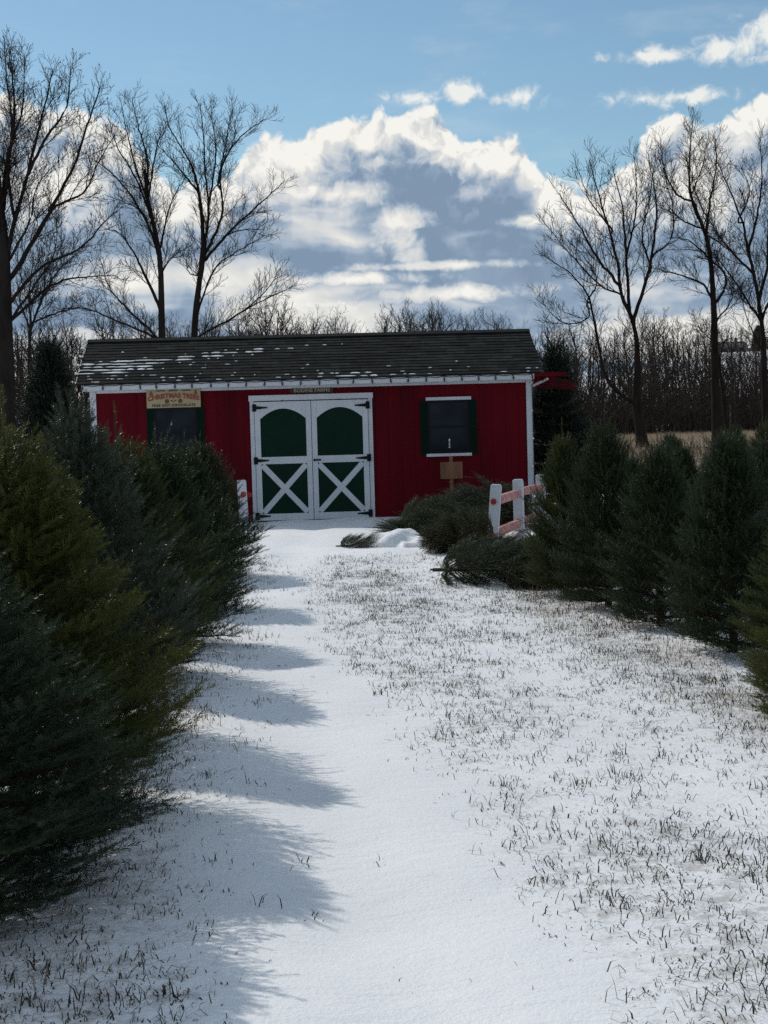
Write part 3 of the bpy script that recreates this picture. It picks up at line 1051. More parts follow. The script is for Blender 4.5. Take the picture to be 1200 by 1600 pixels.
def conifer(seed, H=1.5, R=0.55, h0=0.1, n_needles=44, nl=0.022, nw=0.0026, shoot=0.1, whorl=0.105, per=8, max_shoots=4600,
            ang=48, up=(2, 48), lead=3, spread=0.55, prof_pow=0.85, droop=0.0, step=0.055, jag=0.14, lift=0.0, foot=.6, spire=.0):
    rng = np.random.default_rng(seed)
    wood = Wood()
    n = 9
    zz = np.linspace(-.05, H * .97, n)
    wob = np.cumsum(rng.normal(0, .004, (n, 2)), 0)
    wood_trunk = Wood()
    wood_trunk.add(np.stack([wob[:, 0], wob[:, 1], zz], 1), np.interp(zz, [0, H], [R * .055 + .008, .005]), 8)
    O, D, S = [], [], []

    def env(h):
        t = np.clip((h - h0) / (H - h0), 0, 1)
        return R * (1 - t) ** prof_pow * min(1.0, foot + t * (1 - foot) / .2) * 1.1
    h = h0
    row = 0
    lump = rng.uniform(0, 6.28, 6)
    while h < H * 0.965:
        t = (h - h0) / (H - h0)
        m = per if t < .8 else max(5, int(per * (1.3 - t) / .5))
        a0 = rng.uniform(0, 6.28)
        for k in range(m):
            hb = h + (rng.uniform(-.22, .22) if k % 4 else rng.uniform(-.5, .5)) * whorl
            az = a0 + 2 * np.pi * k / m + rng.uniform(-.25, .25)
            r = env(hb) * (1 + rng.uniform(-jag, jag * min(1, .25 + 2.5 * max(t, 0)))) * (1 + .09 * np.sin(2 * az + lump[0] + hb * 5) + .06 * np.sin(3 * az + lump[1] - hb * 8))
            r = max(r, .035)
            dh = np.array([np.cos(az), np.sin(az), 0])
            el = np.radians(up[0] + (up[1] - up[0]) * t + rng.uniform(-7, 7))
            zoff = r * np.tan(el)
            s = np.linspace(0, 1, 6)
            P = np.array([0, 0, hb - zoff * .55]) + dh * (r * s)[:, None]
            P[:, 2] += zoff * s ** 1.25 - droop * r * s * (1 - s) * 2
            P[:, 2] = np.maximum(P[:, 2], .02 + .05 * (1 - s))
            L = np.linalg.norm(P[-1] - P[0])
            wood.add(P, np.linspace(.004 + r * .012, .0015, 6), 4)
            side = np.array([-dh[1], dh[0], 0])
            fw = unit(P[-1] - P[0])

            def shoots_along(Q, d, ln, first):
                x = first
                sgn = 1 if rng.random() < .5 else -1
                sd = unit(np.cross(d, np.array([0, 0, 1.0])) + 1e-6)
                while x < ln:
                    dd = unit(d * .58 + sd * sgn * .78 + np.array([0, 0, rng.uniform(-.05, .35) + lift]) + rng.normal(0, .12, 3))
                    O.append(Q + d * x)
                    D.append(dd)
                    S.append(rng.uniform(.65, 1.05))
                    sgn = -sgn
                    x += step * rng.uniform(.55, .85)
                O.append(Q + d * max(0, ln - .03))
                D.append(unit(d + np.array([0, 0, .12]) + rng.normal(0, .06, 3)))
                S.append(rng.uniform(.85, 1.25))
            sv = .34
            while sv < .97:
                q = P[0] + (P[-1] - P[0]) * 0
                i = min(4, int(sv * 5))
                f = sv * 5 - i
                q = P[i] * (1 - f) + P[i + 1] * f
                for sg in (-1, 1):
                    ln = min(.30, (1 - sv) * L * spread + .075) * rng.uniform(.75, 1.15)
                    d = unit(fw * .72 + side * sg * .72 + np.array([0, 0, rng.uniform(.0, .42)]) + rng.normal(0, .08, 3))
                    shoots_along(q, d, ln, .025)
                    if ln > .12:
                        wood.add(np.stack([q, q + d * ln]), np.array([.003, .0012]), 3)
                if rng.random() < .8:
                    d = unit(fw * .6 + np.array([0, 0, .9]) + side * rng.uniform(-.4, .4))
                    O.append(q)
                    D.append(d)
                    S.append(rng.uniform(.75, 1.15))
                sv += step * 1.15 / max(L, .08)
            O.append(P[-1] - fw * .02)
            D.append(unit(fw + np.array([0, 0, .25]) + rng.normal(0, .08, 3)))
            S.append(rng.uniform(1.1, 1.75))
            if rng.random() < spire * (.35 + t):
                d = unit(dh * rng.uniform(.1, .7) + np.array([0, 0, 1.0]) + rng.normal(0, .08, 3))
                q = P[-1] - fw * rng.uniform(.02, .09)
                for f in np.arange(0, rng.uniform(.7, 1.7), .6):
                    O.append(q + d * f * shoot)
                    D.append(unit(d + rng.normal(0, .05, 3)))
                    S.append(rng.uniform(.9, 1.3))
        h += whorl * (1.0 if t < .6 else .8)
        row += 1
    # leader and its ring of upright shoots
    for k in range(lead):
        a = 2 * np.pi * k / max(1, lead) + rng.uniform(-.4, .4)
        tilt = 0.0 if k == 0 else rng.uniform(.2, .5)
        d = unit(np.array([np.cos(a) * tilt, np.sin(a) * tilt, 1.0]))
        ln = (.24 if k == 0 else .13) * rng.uniform(.8, 1.15)
        q = np.array([wob[-1, 0], wob[-1, 1], H * .955])
        wood.add(np.stack([q, q + d * ln]), np.array([.005, .002]), 4)
        x = 0
        while x < ln:
            O.append(q + d * x)
            D.append(unit(d + rng.normal(0, .05, 3)))
            S.append(.8)
            x += .06
    O, D, S = np.array(O), np.array(D), np.array(S)
    # keep what shows: the outer shell, and a share of what lies deeper
    rr = np.hypot(O[:, 0], O[:, 1]) / np.array([env(z) + .03 for z in O[:, 2]])
    pri = rr + rng.uniform(0, .8, len(O)) + (np.array(S) > 1.08) * .5
    if len(O) > max_shoots:
        keep = np.argsort(-pri)[:max_shoots]
        O, D, S = O[keep], D[keep], S[keep]
    tm = [shoot_template(rng, n_needles, shoot, nl, nw, ang) for _ in range(4)]
    which = rng.integers(0, 4, len(O))
    Vs, Fs, base = [], [], 0
    for j in range(4):
        w = which == j
        o, d, s = O[w], D[w], S[w]
        m = len(o)
        ref = np.where(np.abs(d[:, 2:3]) < .95, np.array([0, 0, 1.0]), np.array([1.0, 0, 0]))
        X = np.cross(ref, d)
        X /= np.linalg.norm(X, axis=1, keepdims=True)
        Y = np.cross(d, X)
        V, F = tm[j]
        V = V[None] * np.stack([np.ones(m) * .5 + s * .5] * 2 + [s], 1)[:, None, :]
        q = o[:, None] + V[..., 0:1] * X[:, None] + V[..., 1:2] * Y[:, None] + V[..., 2:3] * d[:, None]
        Vs.append(q.reshape(-1, 3))
        Fs.append((F[None] + (np.arange(m) * len(tm[j][0]))[:, None, None]).reshape(-1, 3) + base)
        base += m * len(tm[j][0])
        st = np.stack([o, o + d * (s * shoot * .9)[:, None]], 1)
    NV = np.concatenate(Vs)
    NF = np.concatenate(Fs)
    WV, WF = wood.mesh()
    TV, TF = wood_trunk.mesh()
    crown = np_mesh('crown', np.concatenate([NV, WV]), [NF, WF + len(NV)], [M['n_dark'], M['twig']], [0, 1])
    trunk = np_mesh('trunk', TV, [TF], M['twig'])
    return crown, trunk, H, R


PROTO = {
    'near1': conifer(11, h0=.1, max_shoots=9500, n_needles=48, nl=.019, nw=.0032, shoot=.095, whorl=.115, per=11, up=(12, 60), jag=.16, prof_pow=1.0, step=.05, lift=.2, spire=0.35),
    'near2': conifer(12, h0=.1, max_shoots=9500, n_needles=48, nl=.022, nw=.0032, shoot=.1, whorl=.12, per=11, up=(14, 62), jag=.17, prof_pow=1.02, step=.05, lift=.15, spire=0.3),
    'near3': conifer(13, h0=.1, max_shoots=9000, n_needles=44, nl=.018, nw=.0032, shoot=.09, whorl=.11, per=11, jag=.2, up=(12, 60), prof_pow=1.05, lead=5, step=.05, lift=.25, spire=0.5),
    'mid1': conifer(21, h0=.09, max_shoots=7400, n_needles=32, nl=.017, nw=.0056, shoot=.105, whorl=.11, per=11, up=(6, 66), foot=.74, jag=.18, lead=4, prof_pow=.98, lift=.5, step=.055, spire=0.8),
    'mid2': conifer(22, h0=.09, max_shoots=7400, n_needles=32, nl=.017, nw=.0056, shoot=.11, whorl=.115, per=11, up=(8, 68), foot=.74, jag=.2, lead=5, prof_pow=.92, lift=.6, step=.055, spire=0.9),
    'mid3': conifer(23, h0=.09, max_shoots=7000, n_needles=32, nl=.017, nw=.0058, shoot=.115, whorl=.12, per=11, up=(4, 64), foot=.74, jag=.22, lead=3, prof_pow=.95, lift=.5, step=.058, spire=0.8),
    'spruce': conifer(31, H=2.8, R=.75, max_shoots=15000, n_needles=16, nl=.04, nw=.014, shoot=.17, whorl=.17, per=13, up=(-14, 40), droop=.15, step=.075, lead=1, prof_pow=.92, jag=.2),
    'spruce2': conifer(32, H=2.8, R=.85, max_shoots=16000, n_needles=16, nl=.04, nw=.014, shoot=.17, whorl=.15, per=14, up=(-2, 48), step=.075, lead=1, prof_pow=.95, jag=.2),
    'cut': conifer(41, h0=.1, H=1.5, R=.5, max_shoots=8500, n_needles=30, nl=.019, nw=.0052, shoot=.12, whorl=.13, per=10, up=(26, 62), jag=.45, lead=3, prof_pow=.6, step=.055, foot=.9, spire=1.2),
}


def place_conifer(kind, needles, x, y, H, R, rz, label, group=None, name='christmas_tree', lean=(0, 0), cat='tree'):
    crown, trunk, h0, r0 = PROTO[kind]
    t = thing(name, label, cat, (x, y, g(x, y) - .01), rz, group)
    t.rotation_euler = (lean[0], lean[1], rz)
    t.scale = (R / r0, R / r0, H / h0)
    link(bpy.data.objects.new('trunk', trunk), t)
    c = link(bpy.data.objects.new('crown', crown), t)
    c.material_slots[0].link = 'OBJECT'
    c.material_slots[0].material = M[needles]
    return t


LG = 'christmas trees along the left of the lane'
RG = 'christmas trees along the right of the lane'
for a in (
    ('near1', 'n_blue', -1.33, 4.6, 1.12, .64, 0.3, 'dark blue green fir nearest the camera with branches sweeping the snow'),
    ('near2', 'n_yellow', -1.40, 5.75, 1.40, .66, 1.0, 'yellow green fir second in the row beside the lane'),
    ('near3', 'n_grey', -1.44, 7.2, 1.56, .60, 2.1, 'grey green fir with tall pointed tip behind the yellow green one'),
    ('near1', 'n_mid', -1.50, 8.8, 1.40, .58, 3.3, 'mid green fir just behind the grey green pointed fir'),
    ('mid3', 'n_dark', -1.52, 10.4, 1.30, .56, 4.4, 'dark fir whose upright shoots stand before the red boards left of the cream sign'),
    ('mid1', 'n_dark', -1.62, 12.5, 1.26, .56, 5.0, 'dark bushy fir in front of the left window under the cream sign'),
    ('mid2', 'n_dark', -1.84, 15.4, 1.30, .60, 0.9, 'dark fir at the barn end of the left row beside a white post'),
):
    place_conifer(*a, group=LG)
for a in (
    ('mid1', 'n_mid', 1.52, 12.9, 1.28, .39, 1.0, 'yellowish green fir next to the red rails at the barn end of the right row'),
    ('mid2', 'n_dark', 1.72, 11.9, 1.38, .44, 2.0, 'tall dark fir with pointed top second from the red rails'),
    ('mid3', 'n_dark', 1.90, 10.6, 1.20, .43, 3.0, 'stout dark fir in the middle of the right row'),
    ('mid1', 'n_dark', 2.12, 9.4, 1.30, .45, 4.1, 'dark fir with pale frosted shoots at the right edge of the lane'),
    ('near3', 'n_mid', 2.17, 7.85, 1.08, .42, 5.2, 'fir cut off by the right edge of the photo'),
    ('near2', 'n_yellow', 1.98, 7.05, .72, .36, 0.5, 'low yellow green fir at the lower right end of the row'),
):
    place_conifer(*a, group=RG)
rng = random.Random(5)
BG = 'christmas trees standing in rows behind the right hand row'
k = 0
for (x, y, h) in ((2.5, 13.6, 1.25), (2.75, 12.2, 1.1), (3.05, 10.9, 1.2), (2.5, 15.4, 1.3), (3.2, 14.6, 1.35), (3.8, 13.4, 1.3), (3.3, 17.0, 1.35), (4.0, 16.0, 1.45), (4.7, 17.8, 1.4), (3.7, 19.5, 1.4), (4.6, 20.6, 1.45), (5.3, 20.0, 1.5), (5.4, 23.5, 1.5), (4.5, 24.0, 1.4), (6.2, 25.0, 1.5)):
    place_conifer(('mid1', 'mid2', 'mid3')[k % 3], ('n_dark', 'n_mid', 'n_grey')[(k * 2) % 3], x, y, h * .80, .44, rng.uniform(0, 6), 'dark green fir filling the rows behind those at the right edge of the lane', BG)
    k += 1
LBG = 'christmas trees standing behind the left hand row'
for (x, y, h) in ((-2.5, 6.4, 1.4), (-2.55, 8.0, 1.45), (-2.7, 9.8, 1.4), (-2.8, 11.6, 1.35), (-2.9, 13.6, 1.3), (-3.4, 16.0, 1.3), (-2.5, 4.7, 1.2)):
    place_conifer(('near1', 'mid2', 'mid3')[k % 3], ('n_dark', 'n_mid', 'n_grey')[(k * 2) % 3], x, y, h * .70, .52, rng.uniform(0, 6), 'dark green fir showing only in the gaps behind the left hand row', LBG)
    k += 1
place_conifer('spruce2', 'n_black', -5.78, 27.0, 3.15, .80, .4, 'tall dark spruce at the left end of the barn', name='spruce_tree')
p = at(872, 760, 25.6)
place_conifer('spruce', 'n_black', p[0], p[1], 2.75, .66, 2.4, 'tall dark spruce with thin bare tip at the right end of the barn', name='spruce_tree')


# ------------------------------------------------------------------ cut trees lying by the barn
def lying(kind, needles, x, y, L, R, az, label, flat=.6, z=0.0, name='cut_tree', pitch=0.0):
    """a felled tree: butt at x, y; az is the direction its tip points"""
    crown, trunk, h0, r0 = PROTO[kind]
    t = thing(name, label, 'cut tree', group='cut trees piled by the barn')
    ax = Vector((math.cos(az) * math.cos(pitch), math.sin(az) * math.cos(pitch), math.sin(pitch)))
    sd = Vector((-math.sin(az), math.cos(az), 0))
    upv = ax.cross(sd)
    Mx = Matrix((upv * (R / r0 * flat), sd * (R / r0), ax * (L / h0))).transposed().to_4x4()
    Mx.translation = Vector((x, y, g(x, y) + R * flat * .45 + z))
    t.matrix_world = Mx
    link(bpy.data.objects.new('trunk', trunk), t)
    c = link(bpy.data.objects.new('crown', crown), t)
    c.material_slots[0].link = 'OBJECT'
    c.material_slots[0].material = M[needles]
    bt = MB().tube([(0, 0, -.07), (0, 0, .03)], .018, 10)
    bt.build('butt', M['twig'], t)
    return t


lying('cut', 'n_dark', -.55, 18.3, .9, .30, RAD(10), 'small cut tree lying under a cap of snow near the barn doors', .4, -.04)
lying('cut', 'n_dark', .2, 20.3, 1.45, .66, RAD(6), 'large dark cut tree lying against the barn wall below the stake sign', .46, -.02)
lying('cut', 'n_grey', 2.05, 20.8, 1.4, .50, RAD(174), 'bluish cut tree on top of the pile with its tip towards the doors', .6, .16)
lying('cut', 'n_dark', 1.5, 19.0, 1.5, .62, RAD(173), 'dark cut tree lying in the middle of the pile left of the white posts', .48, -.02)
lying('cut', 'n_dark', .2, 18.7, 1.2, .50, RAD(12), 'dark cut tree at the left of the pile beside the snow heap', .42, -.02)
lying('cut', 'n_brown', 1.25, 17.3, .8, .44, RAD(178), 'browning cut tree with curled branches in front of the pile', .7)
lying('cut', 'n_dark', .50, 14.3, 1.75, .50, RAD(-14), 'dark cut tree lying across the snow in front of the leaning white post', .5)
lying('cut', 'n_dark', 1.05, 13.75, 1.3, .40, RAD(-8), 'cut tree whose tip reaches under the first tree of the right row', .5, .0)
lying('cut', 'n_dark', .66, 15.4, 1.4, .46, RAD(-4), 'cut tree lying just behind the one stretched across the snow', .45, .0)


def snow_cap():
    n = 60
    c = at(606, 842, 18.4)
    xs = np.linspace(-.62, .62, n)
    ys = np.linspace(-.5, .5, n)
    X, Y = np.meshgrid(xs, ys)
    rr = np.sqrt((X / .56) ** 2 + (Y / .45) ** 2) * (1 + .7 * (vnoise(X * 5 + 3, Y * 5, 4) - .5))
    hgt = np.clip(1 - rr ** 1.6, 0, 1) ** .8 * .24 * (1 + 1.1 * X) * (1 + .5 * (vnoise(X * 6, Y * 6, 6) - .5)) + .02 * (vnoise(X * 15, Y * 15, 7) - .5) - .045
    gx, gy = X + c[0], Y + c[1]
    V = np.stack([gx.ravel(), gy.ravel(), (gz(gx, gy) + hgt).ravel()], 1)
    i = (np.arange(n - 1)[:, None] * n + np.arange(n - 1)[None]).ravel()
    F = np.stack([i, i + 1, i + n + 1, i + n], 1)
    o = np_obj('snow_heap', V, [F], M['snow'])
    o.data.polygons.foreach_set('use_smooth', np.ones(len(F), dtype=bool))
    tag(o, 'uneven heap of snow lying over the small cut tree near the doors', 'snow heap')


snow_cap()


# ------------------------------------------------------------------ fences
def post_mb(w, h, notches):
    """square post with a pyramid-cut top and round mortises"""
    m = MB()
    a = w / 2
    m.box((-a, -a, -.1), (a, a, h - .02))
    b = len(m.v)
    m.v += [(-a, -a, h - .0199), (a, -a, h - .0199), (a, a, h - .0199), (-a, a, h - .0199), (-a * .8, -a * .8, h), (a * .8, -a * .8, h), (a * .8, a * .8, h), (-a * .8, a * .8, h)]
    m.f += [tuple(b + i for i in q) for q in ((0, 1, 5, 4), (1, 2, 6, 5), (2, 3, 7, 6), (3, 0, 4, 7), (4, 5, 6, 7))]
    return m


def build_fences():
    P = [(1.26, 17.94), (1.75, 19.88), (2.24, 21.8), (2.73, 23.7)]
    t = thing('rail_fence', 'white posts with faded red split rails beside the right hand tree row', 'fence')
    for i, (x, y) in enumerate(P):
        po = post_mb(.125, .70 if i == 0 else .67, None).build('post', M['white'], t, .004)
        po.location = (x, y, g(x, y))
        po.rotation_euler = (0, RAD(5 if i == 0 else -.5), RAD(-14) + (.1 if i == 0 else 0))
        if i == 0:
            tag(po, 'leaning white post')
    for i in range(3):
        for hh, h2 in ((.50, .49), (.12, .10)):
            (x0, y0), (x1, y1) = P[i], P[i + 1]
            d = Vector((x1 - x0, y1 - y0, 0)).normalized()
            a = Vector((x0 + .04 * hh * 2 * (i == 0), y0, g(x0, y0) + hh)) - d * .1
            b = Vector((x1, y1, g(x1, y1) + h2)) + d * (.02 if i < 2 else .1)
            md = MB()
            md.tube([a, a.lerp(b, .08), a.lerp(b, .5), a.lerp(b, .92), b], [.034, .056, .06, .056, .034], 6)
            ro = md.build('rail', M['rail'], t)
            MB().tube([a - d * .006, a - d * .001], .036, 8).build('rail_end', M['railend'], ro)
    # mortise rings on the near post
    x, y = -2.01, 22.03
    t = thing('fence_post', 'lone white post with red rail stub left of the barn doors', 'post', (x, y, g(x, y)))
    po = post_mb(.125, .68, None).build('post', M['white'], t, .004)
    po.rotation_euler = (0, RAD(-2), RAD(10))
    MB().tube([(.0, -.075, .47), (.02, .03, .47), (.115, .0, .46)], [.045, .045, .03], 8).build('rail_stub', M['railend'], t)


build_fences()


# ------------------------------------------------------------------ bare trees
def grow(wood, rng, P, R, level, unit_len, spacing, rmin, bias_up, leaves=None, first=.2, ang=(24, 52)):
    """side shoots along limb P (n,3) with radii R, then theirs in turn"""
    seg = np.linalg.norm(np.diff(P, axis=0), axis=1)
    cum = np.concatenate([[0], np.cumsum(seg)])
    L = cum[-1]
    x = L * first + rng.uniform(0, spacing[0])
    phase = rng.uniform(0, 6.28)
    while x < L:
        i = min(len(seg) - 1, int(np.searchsorted(cum, x) - 1))
        f = (x - cum[i]) / (seg[i] + 1e-9)
        q = P[i] * (1 - f) + P[i + 1] * f
        r = R[i] * (1 - f) + R[i + 1] * f
        t = unit(P[i + 1] - P[i])
        phase += 2.4 + rng.uniform(-.5, .5)
        a = unit(np.cross(t, np.array([.3, .9, .2])))
        b = np.cross(t, a)
        s = a * np.cos(phase) + b * np.sin(phase)
        an = np.radians(rng.uniform(*ang))
        d = unit(t * np.cos(an) + s * np.sin(an) + np.array([0, 0, bias_up]))
        ln = unit_len[0] * rng.uniform(.55, 1.15) * (1.1 - .72 * x / L)
        n = 5 if len(unit_len) > 1 else 4
        Q = [q]
        for _ in range(n - 1):
            d = unit(d + rng.normal(0, .13, 3) + np.array([0, 0, .09 + bias_up * .25]))
            Q.append(Q[-1] + d * ln / (n - 1))
        Q = np.array(Q)
        r0 = max(rmin, min(r * .55, ln * .009 + rmin * .75))
        RR = np.linspace(r0, max(rmin * .8, r0 * .35), n)
        wood.add(Q, RR, 4 if r0 > rmin * 2.2 else 3)
        if len(unit_len) > 1:
            grow(wood, rng, Q, RR, level + 1, unit_len[1:], spacing[1:], rmin, bias_up, leaves, .12, ang)
        elif leaves is not None:
            leaves.append((Q[-1], d))
            if rng.random() < .4:
                leaves.append((Q[2], d))
        x += spacing[0] * rng.uniform(.6, 1.4)


def smooth_line(pts, n):
    """Catmull-Rom through pts, n samples by length"""
    p = np.asarray(pts, float)
    e = np.vstack([2 * p[0] - p[1], p, 2 * p[-1] - p[-2]])
    out = []
    for i in range(1, len(e) - 2):
        for t in np.linspace(0, 1, 12, endpoint=False):
            a, b, c, d = e[i - 1], e[i], e[i + 1], e[i + 2]
            out.append(.5 * (2 * b + (c - a) * t + (2 * a - 5 * b + 4 * c - d) * t * t + (3 * b - a - 3 * c + d) * t ** 3))
    out.append(p[-1])
    out = np.array(out)
    s = np.concatenate([[0], np.cumsum(np.linalg.norm(np.diff(out, axis=0), axis=1))])
    u = np.linspace(0, s[-1], n)
    return np.stack([np.interp(u, s, out[:, k]) for k in range(3)], 1)


def bare_tree(name, label, depth, trunk, limbs, px_r, seed, scale=1.0, leafy=0.0, dens=1.0, cat='tree', group=None, twig=.0048):
    """a leafless tree whose main limbs follow those in the photograph; trunk and limbs as pixel polylines,
    each limb given its own way towards or away from the camera"""
    rng = np.random.default_rng(seed)
    u = depth / FPX                                   # metres per pixel at this distance
    base = at(trunk[0][0], trunk[0][1], depth)
    bz = g(base[0], depth)
    t = thing(name, label, cat, (base[0], depth, bz), 0, group)
    org = np.array([base[0], depth, bz])
    tw, cw = Wood(), Wood()
    leaves = []

    def to3(pts, yaw, y0):
        out = []
        l = 0
        for i, (a, b) in enumerate(pts):
            if i:
                l += math.hypot(a - pts[i - 1][0], b - pts[i - 1][1])
            out.append(at(a, b, depth + y0 + yaw * l * u))
        return np.array(out) - org
    T = to3(trunk, 0.0, 0.0)
    T[0, 2] = -.2
    T = smooth_line(T, 16)
    s = np.linspace(0, 1, 16)
    r0 = px_r * u
    TR = r0 * (1 - .74 * s) * (1 + .35 * np.exp(-s * 14))
    tw.add(T, TR, 10)
    sizes = (1.5 * scale, .8 * scale, .42 * scale)
    sp = (.26 * scale / dens, .16 * scale / dens, .10 * scale / dens)
    px_r *= .8
    grow(cw, rng, T[9:], TR[9:], 0, sizes, sp, twig, .12, leaves, .2)
    grown = [T]
    for limb in limbs:
        pts, lr = limb[0], limb[1]
        yaw = limb[2] if len(limb) > 2 else rng.uniform(-.45, .45)
        A = to3(pts, yaw, 0.0)
        # start inside the wood it grows from: the trunk or an earlier limb
        near = min(((np.hypot(*(Q[i] - A[0])[[0, 2]]), Q[max(0, i - 1)]) for Q in grown for i in range(len(Q))), key=lambda v: v[0])[1]
        A[:, 1] += near[1] - A[0, 1]
        if np.linalg.norm(near - A[0]) > .03:
            A = np.vstack([near, A])
        n = max(8, int(len(A) * 4))
        A = smooth_line(A, n)
        A[1:-1] += rng.normal(0, .012 * scale, (n - 2, 3))
        grown.append(A)
        RR = lr * u * .6 * np.linspace(1, .18, n) ** 1.0
        RR = np.maximum(RR, twig)
        cw.add(A, RR, 6)
        grow(cw, rng, A, RR, 0, sizes, sp, twig, .07, leaves, .16)
        # the tip goes on as a spray
        grow(cw, rng, A[-4:], RR[-4:], 1, sizes[2:], sp[2:], twig, .1, leaves, .1)
    TV, TF = tw.mesh()
    np_obj('trunk', TV, [TF], M['bark'], t)
    CV, CF = cw.mesh()
    np_obj('crown', CV, [CF], M['bark'], t)
    if leafy and leaves:
        pick = [q for q in leaves if rng.random() < leafy]
        if pick:
            V, F = [], []
            for (q, d) in pick:
                w = unit(rng.normal(0, 1, 3))
                v = np.cross(w, unit(rng.normal(0, 1, 3)))
                sz = rng.uniform(.03, .07) * scale
                b = len(V)
                c = q + np.array([0, 0, -.02])
                V += [c - v * sz * .5, c + w * sz * .45 - v * sz * .1, c + v * sz * .6 + np.array([0, 0, -.01]), c - w * sz * .4 - v * sz * .05]
                F.append((b, b + 1, b + 2, b + 3))
            lo = np_obj('dead_leaves', np.array(V), [np.array(F)], M['weed'], t)
            tag(lo, None, None, None, 'stuff')
    return t


def z4(*p):
    return [(a / 2.609, b / 2.609) for a, b in p]


def z5(*p):
    return [(800 + a / 2.807, 150 + b / 2.807) for a, b in p]


bare_tree('bare_tree', 'largest bare tree with thick trunk at the left edge of the photo', 41,
          z4((22, 1680), (20, 1450), (18, 1200), (16, 1050), (5, 900), (-15, 700)),
          [(z4((20, 1090), (60, 900), (110, 720), (150, 560), (190, 400), (215, 290)), 7),
           (z4((38, 1150), (150, 960), (220, 830), (300, 680), (350, 530), (410, 350)), 8),
           (z4((45, 1230), (170, 1090), (330, 1010), (420, 910), (500, 840)), 6),
           (z4((55, 1300), (200, 1170), (330, 1130), (480, 1125)), 5),
           (z4((12, 980), (20, 700), (60, 500), (40, 200)), 7),
           (z4((8, 900), (-40, 700), (-60, 500), (-90, 250)), 7),
           (z4((60, 900), (30, 650), (90, 450), (100, 230)), 5),
           (z4((10, 820), (40, 520), (20, 330), (10, 160)), 5),
           (z4((110, 720), (190, 560), (270, 440), (290, 260)), 5),
           (z4((220, 830), (330, 780), (400, 640), (460, 540)), 4),
           (z4((40, 1050), (120, 900), (150, 760), (240, 650)), 4),
           (z4((16, 1060), (-60, 900), (-120, 760)), 7),
           (z4((60, 1280), (140, 1160), (220, 1040), (230, 860)), 4)],
          20, 101, scale=.78, leafy=.35, dens=1.12)
bare_tree('bare_tree', 'small slender bare tree between the largest trunk and the dark spruce', 38,
          z4((118, 1640), (120, 1440), (128, 1330)),
          [(z4((126, 1340), (190, 1180), (250, 1090), (310, 1040)), 4.5),
           (z4((126, 1340), (120, 1200), (135, 1060)), 4),
           (z4((130, 1320), (220, 1280), (330, 1255), (390, 1270)), 3.5),
           (z4((124, 1350), (80, 1220), (70, 1130)), 3.5),
           (z4((150, 1280), (180, 1170), (185, 1090)), 3)],
          7, 102, scale=.55, dens=1.0)
bare_tree('bare_tree', 'bare tree with many steep limbs rising behind the left part of the barn roof', 46,
          z4((662, 1700), (660, 1375), (655, 1100), (640, 980), (600, 800), (590, 690)),
          [(z4((640, 1000), (560, 840), (470, 720), (380, 650)), 5),
           (z4((645, 1240), (570, 1080), (500, 960), (430, 930)), 5),
           (z4((655, 1000), (690, 850), (725, 770), (760, 720)), 3.5),
           (z4((656, 1120), (700, 1050), (780, 1000)), 3),
           (z4((640, 1375), (540, 1280), (450, 1180), (400, 1040)), 4),
           (z4((610, 850), (560, 700), (520, 560), (500, 440)), 4),
           (z4((600, 790), (600, 650), (560, 500), (540, 400)), 4),
           (z4((630, 930), (560, 740), (480, 600), (440, 480)), 4),
           (z4((605, 800), (630, 640), (650, 560), (690, 470)), 3),
           (z4((650, 1060), (590, 880), (520, 830), (440, 800)), 3.5),
           (z4((625, 1372), (480, 1310), (330, 1255), (200, 1300)), 3.5)],
          8.5, 103, scale=.78, dens=1.0, twig=.0046)
bare_tree('bare_tree', 'bare tree with rounded crown and long low limb behind the barn roof', 46.5,
          z4((780, 1700), (792, 1375), (815, 1130), (828, 1000), (820, 850), (806, 760)),
          [(z4((815, 820), (790, 700), (740, 600), (690, 520), (670, 430)), 4.5),
           (z4((830, 1060), (850, 850), (835, 700), (830, 560), (815, 420)), 5),
           (z4((835, 1040), (905, 880), (900, 700), (960, 580), (1075, 485)), 4.5),
           (z4((830, 1070), (950, 930), (1050, 840), (1150, 745)), 4.5),
           (z4((850, 850), (880, 650), (870, 520), (860, 430)), 3.5),
           (z4((900, 760), (930, 620), (950, 520), (960, 470)), 3),
           (z4((825, 1215), (880, 1090), (960, 1030), (1080, 960)), 3.5),
           (z4((806, 780), (740, 700), (690, 640), (640, 590)), 3.5),
           (z4((818, 1130), (770, 1110), (760, 1060), (770, 1040)), 2.5),
           (z4((815, 1372), (960, 1290), (1080, 1190), (1150, 1085)), 4),
           (z4((1000, 1262), (1100, 1210), (1200, 1165)), 2.5),
           (z4((930, 960), (1010, 940), (1100, 940)), 2.5)],
          8.5, 104, scale=.78, dens=1.0, twig=.0046)
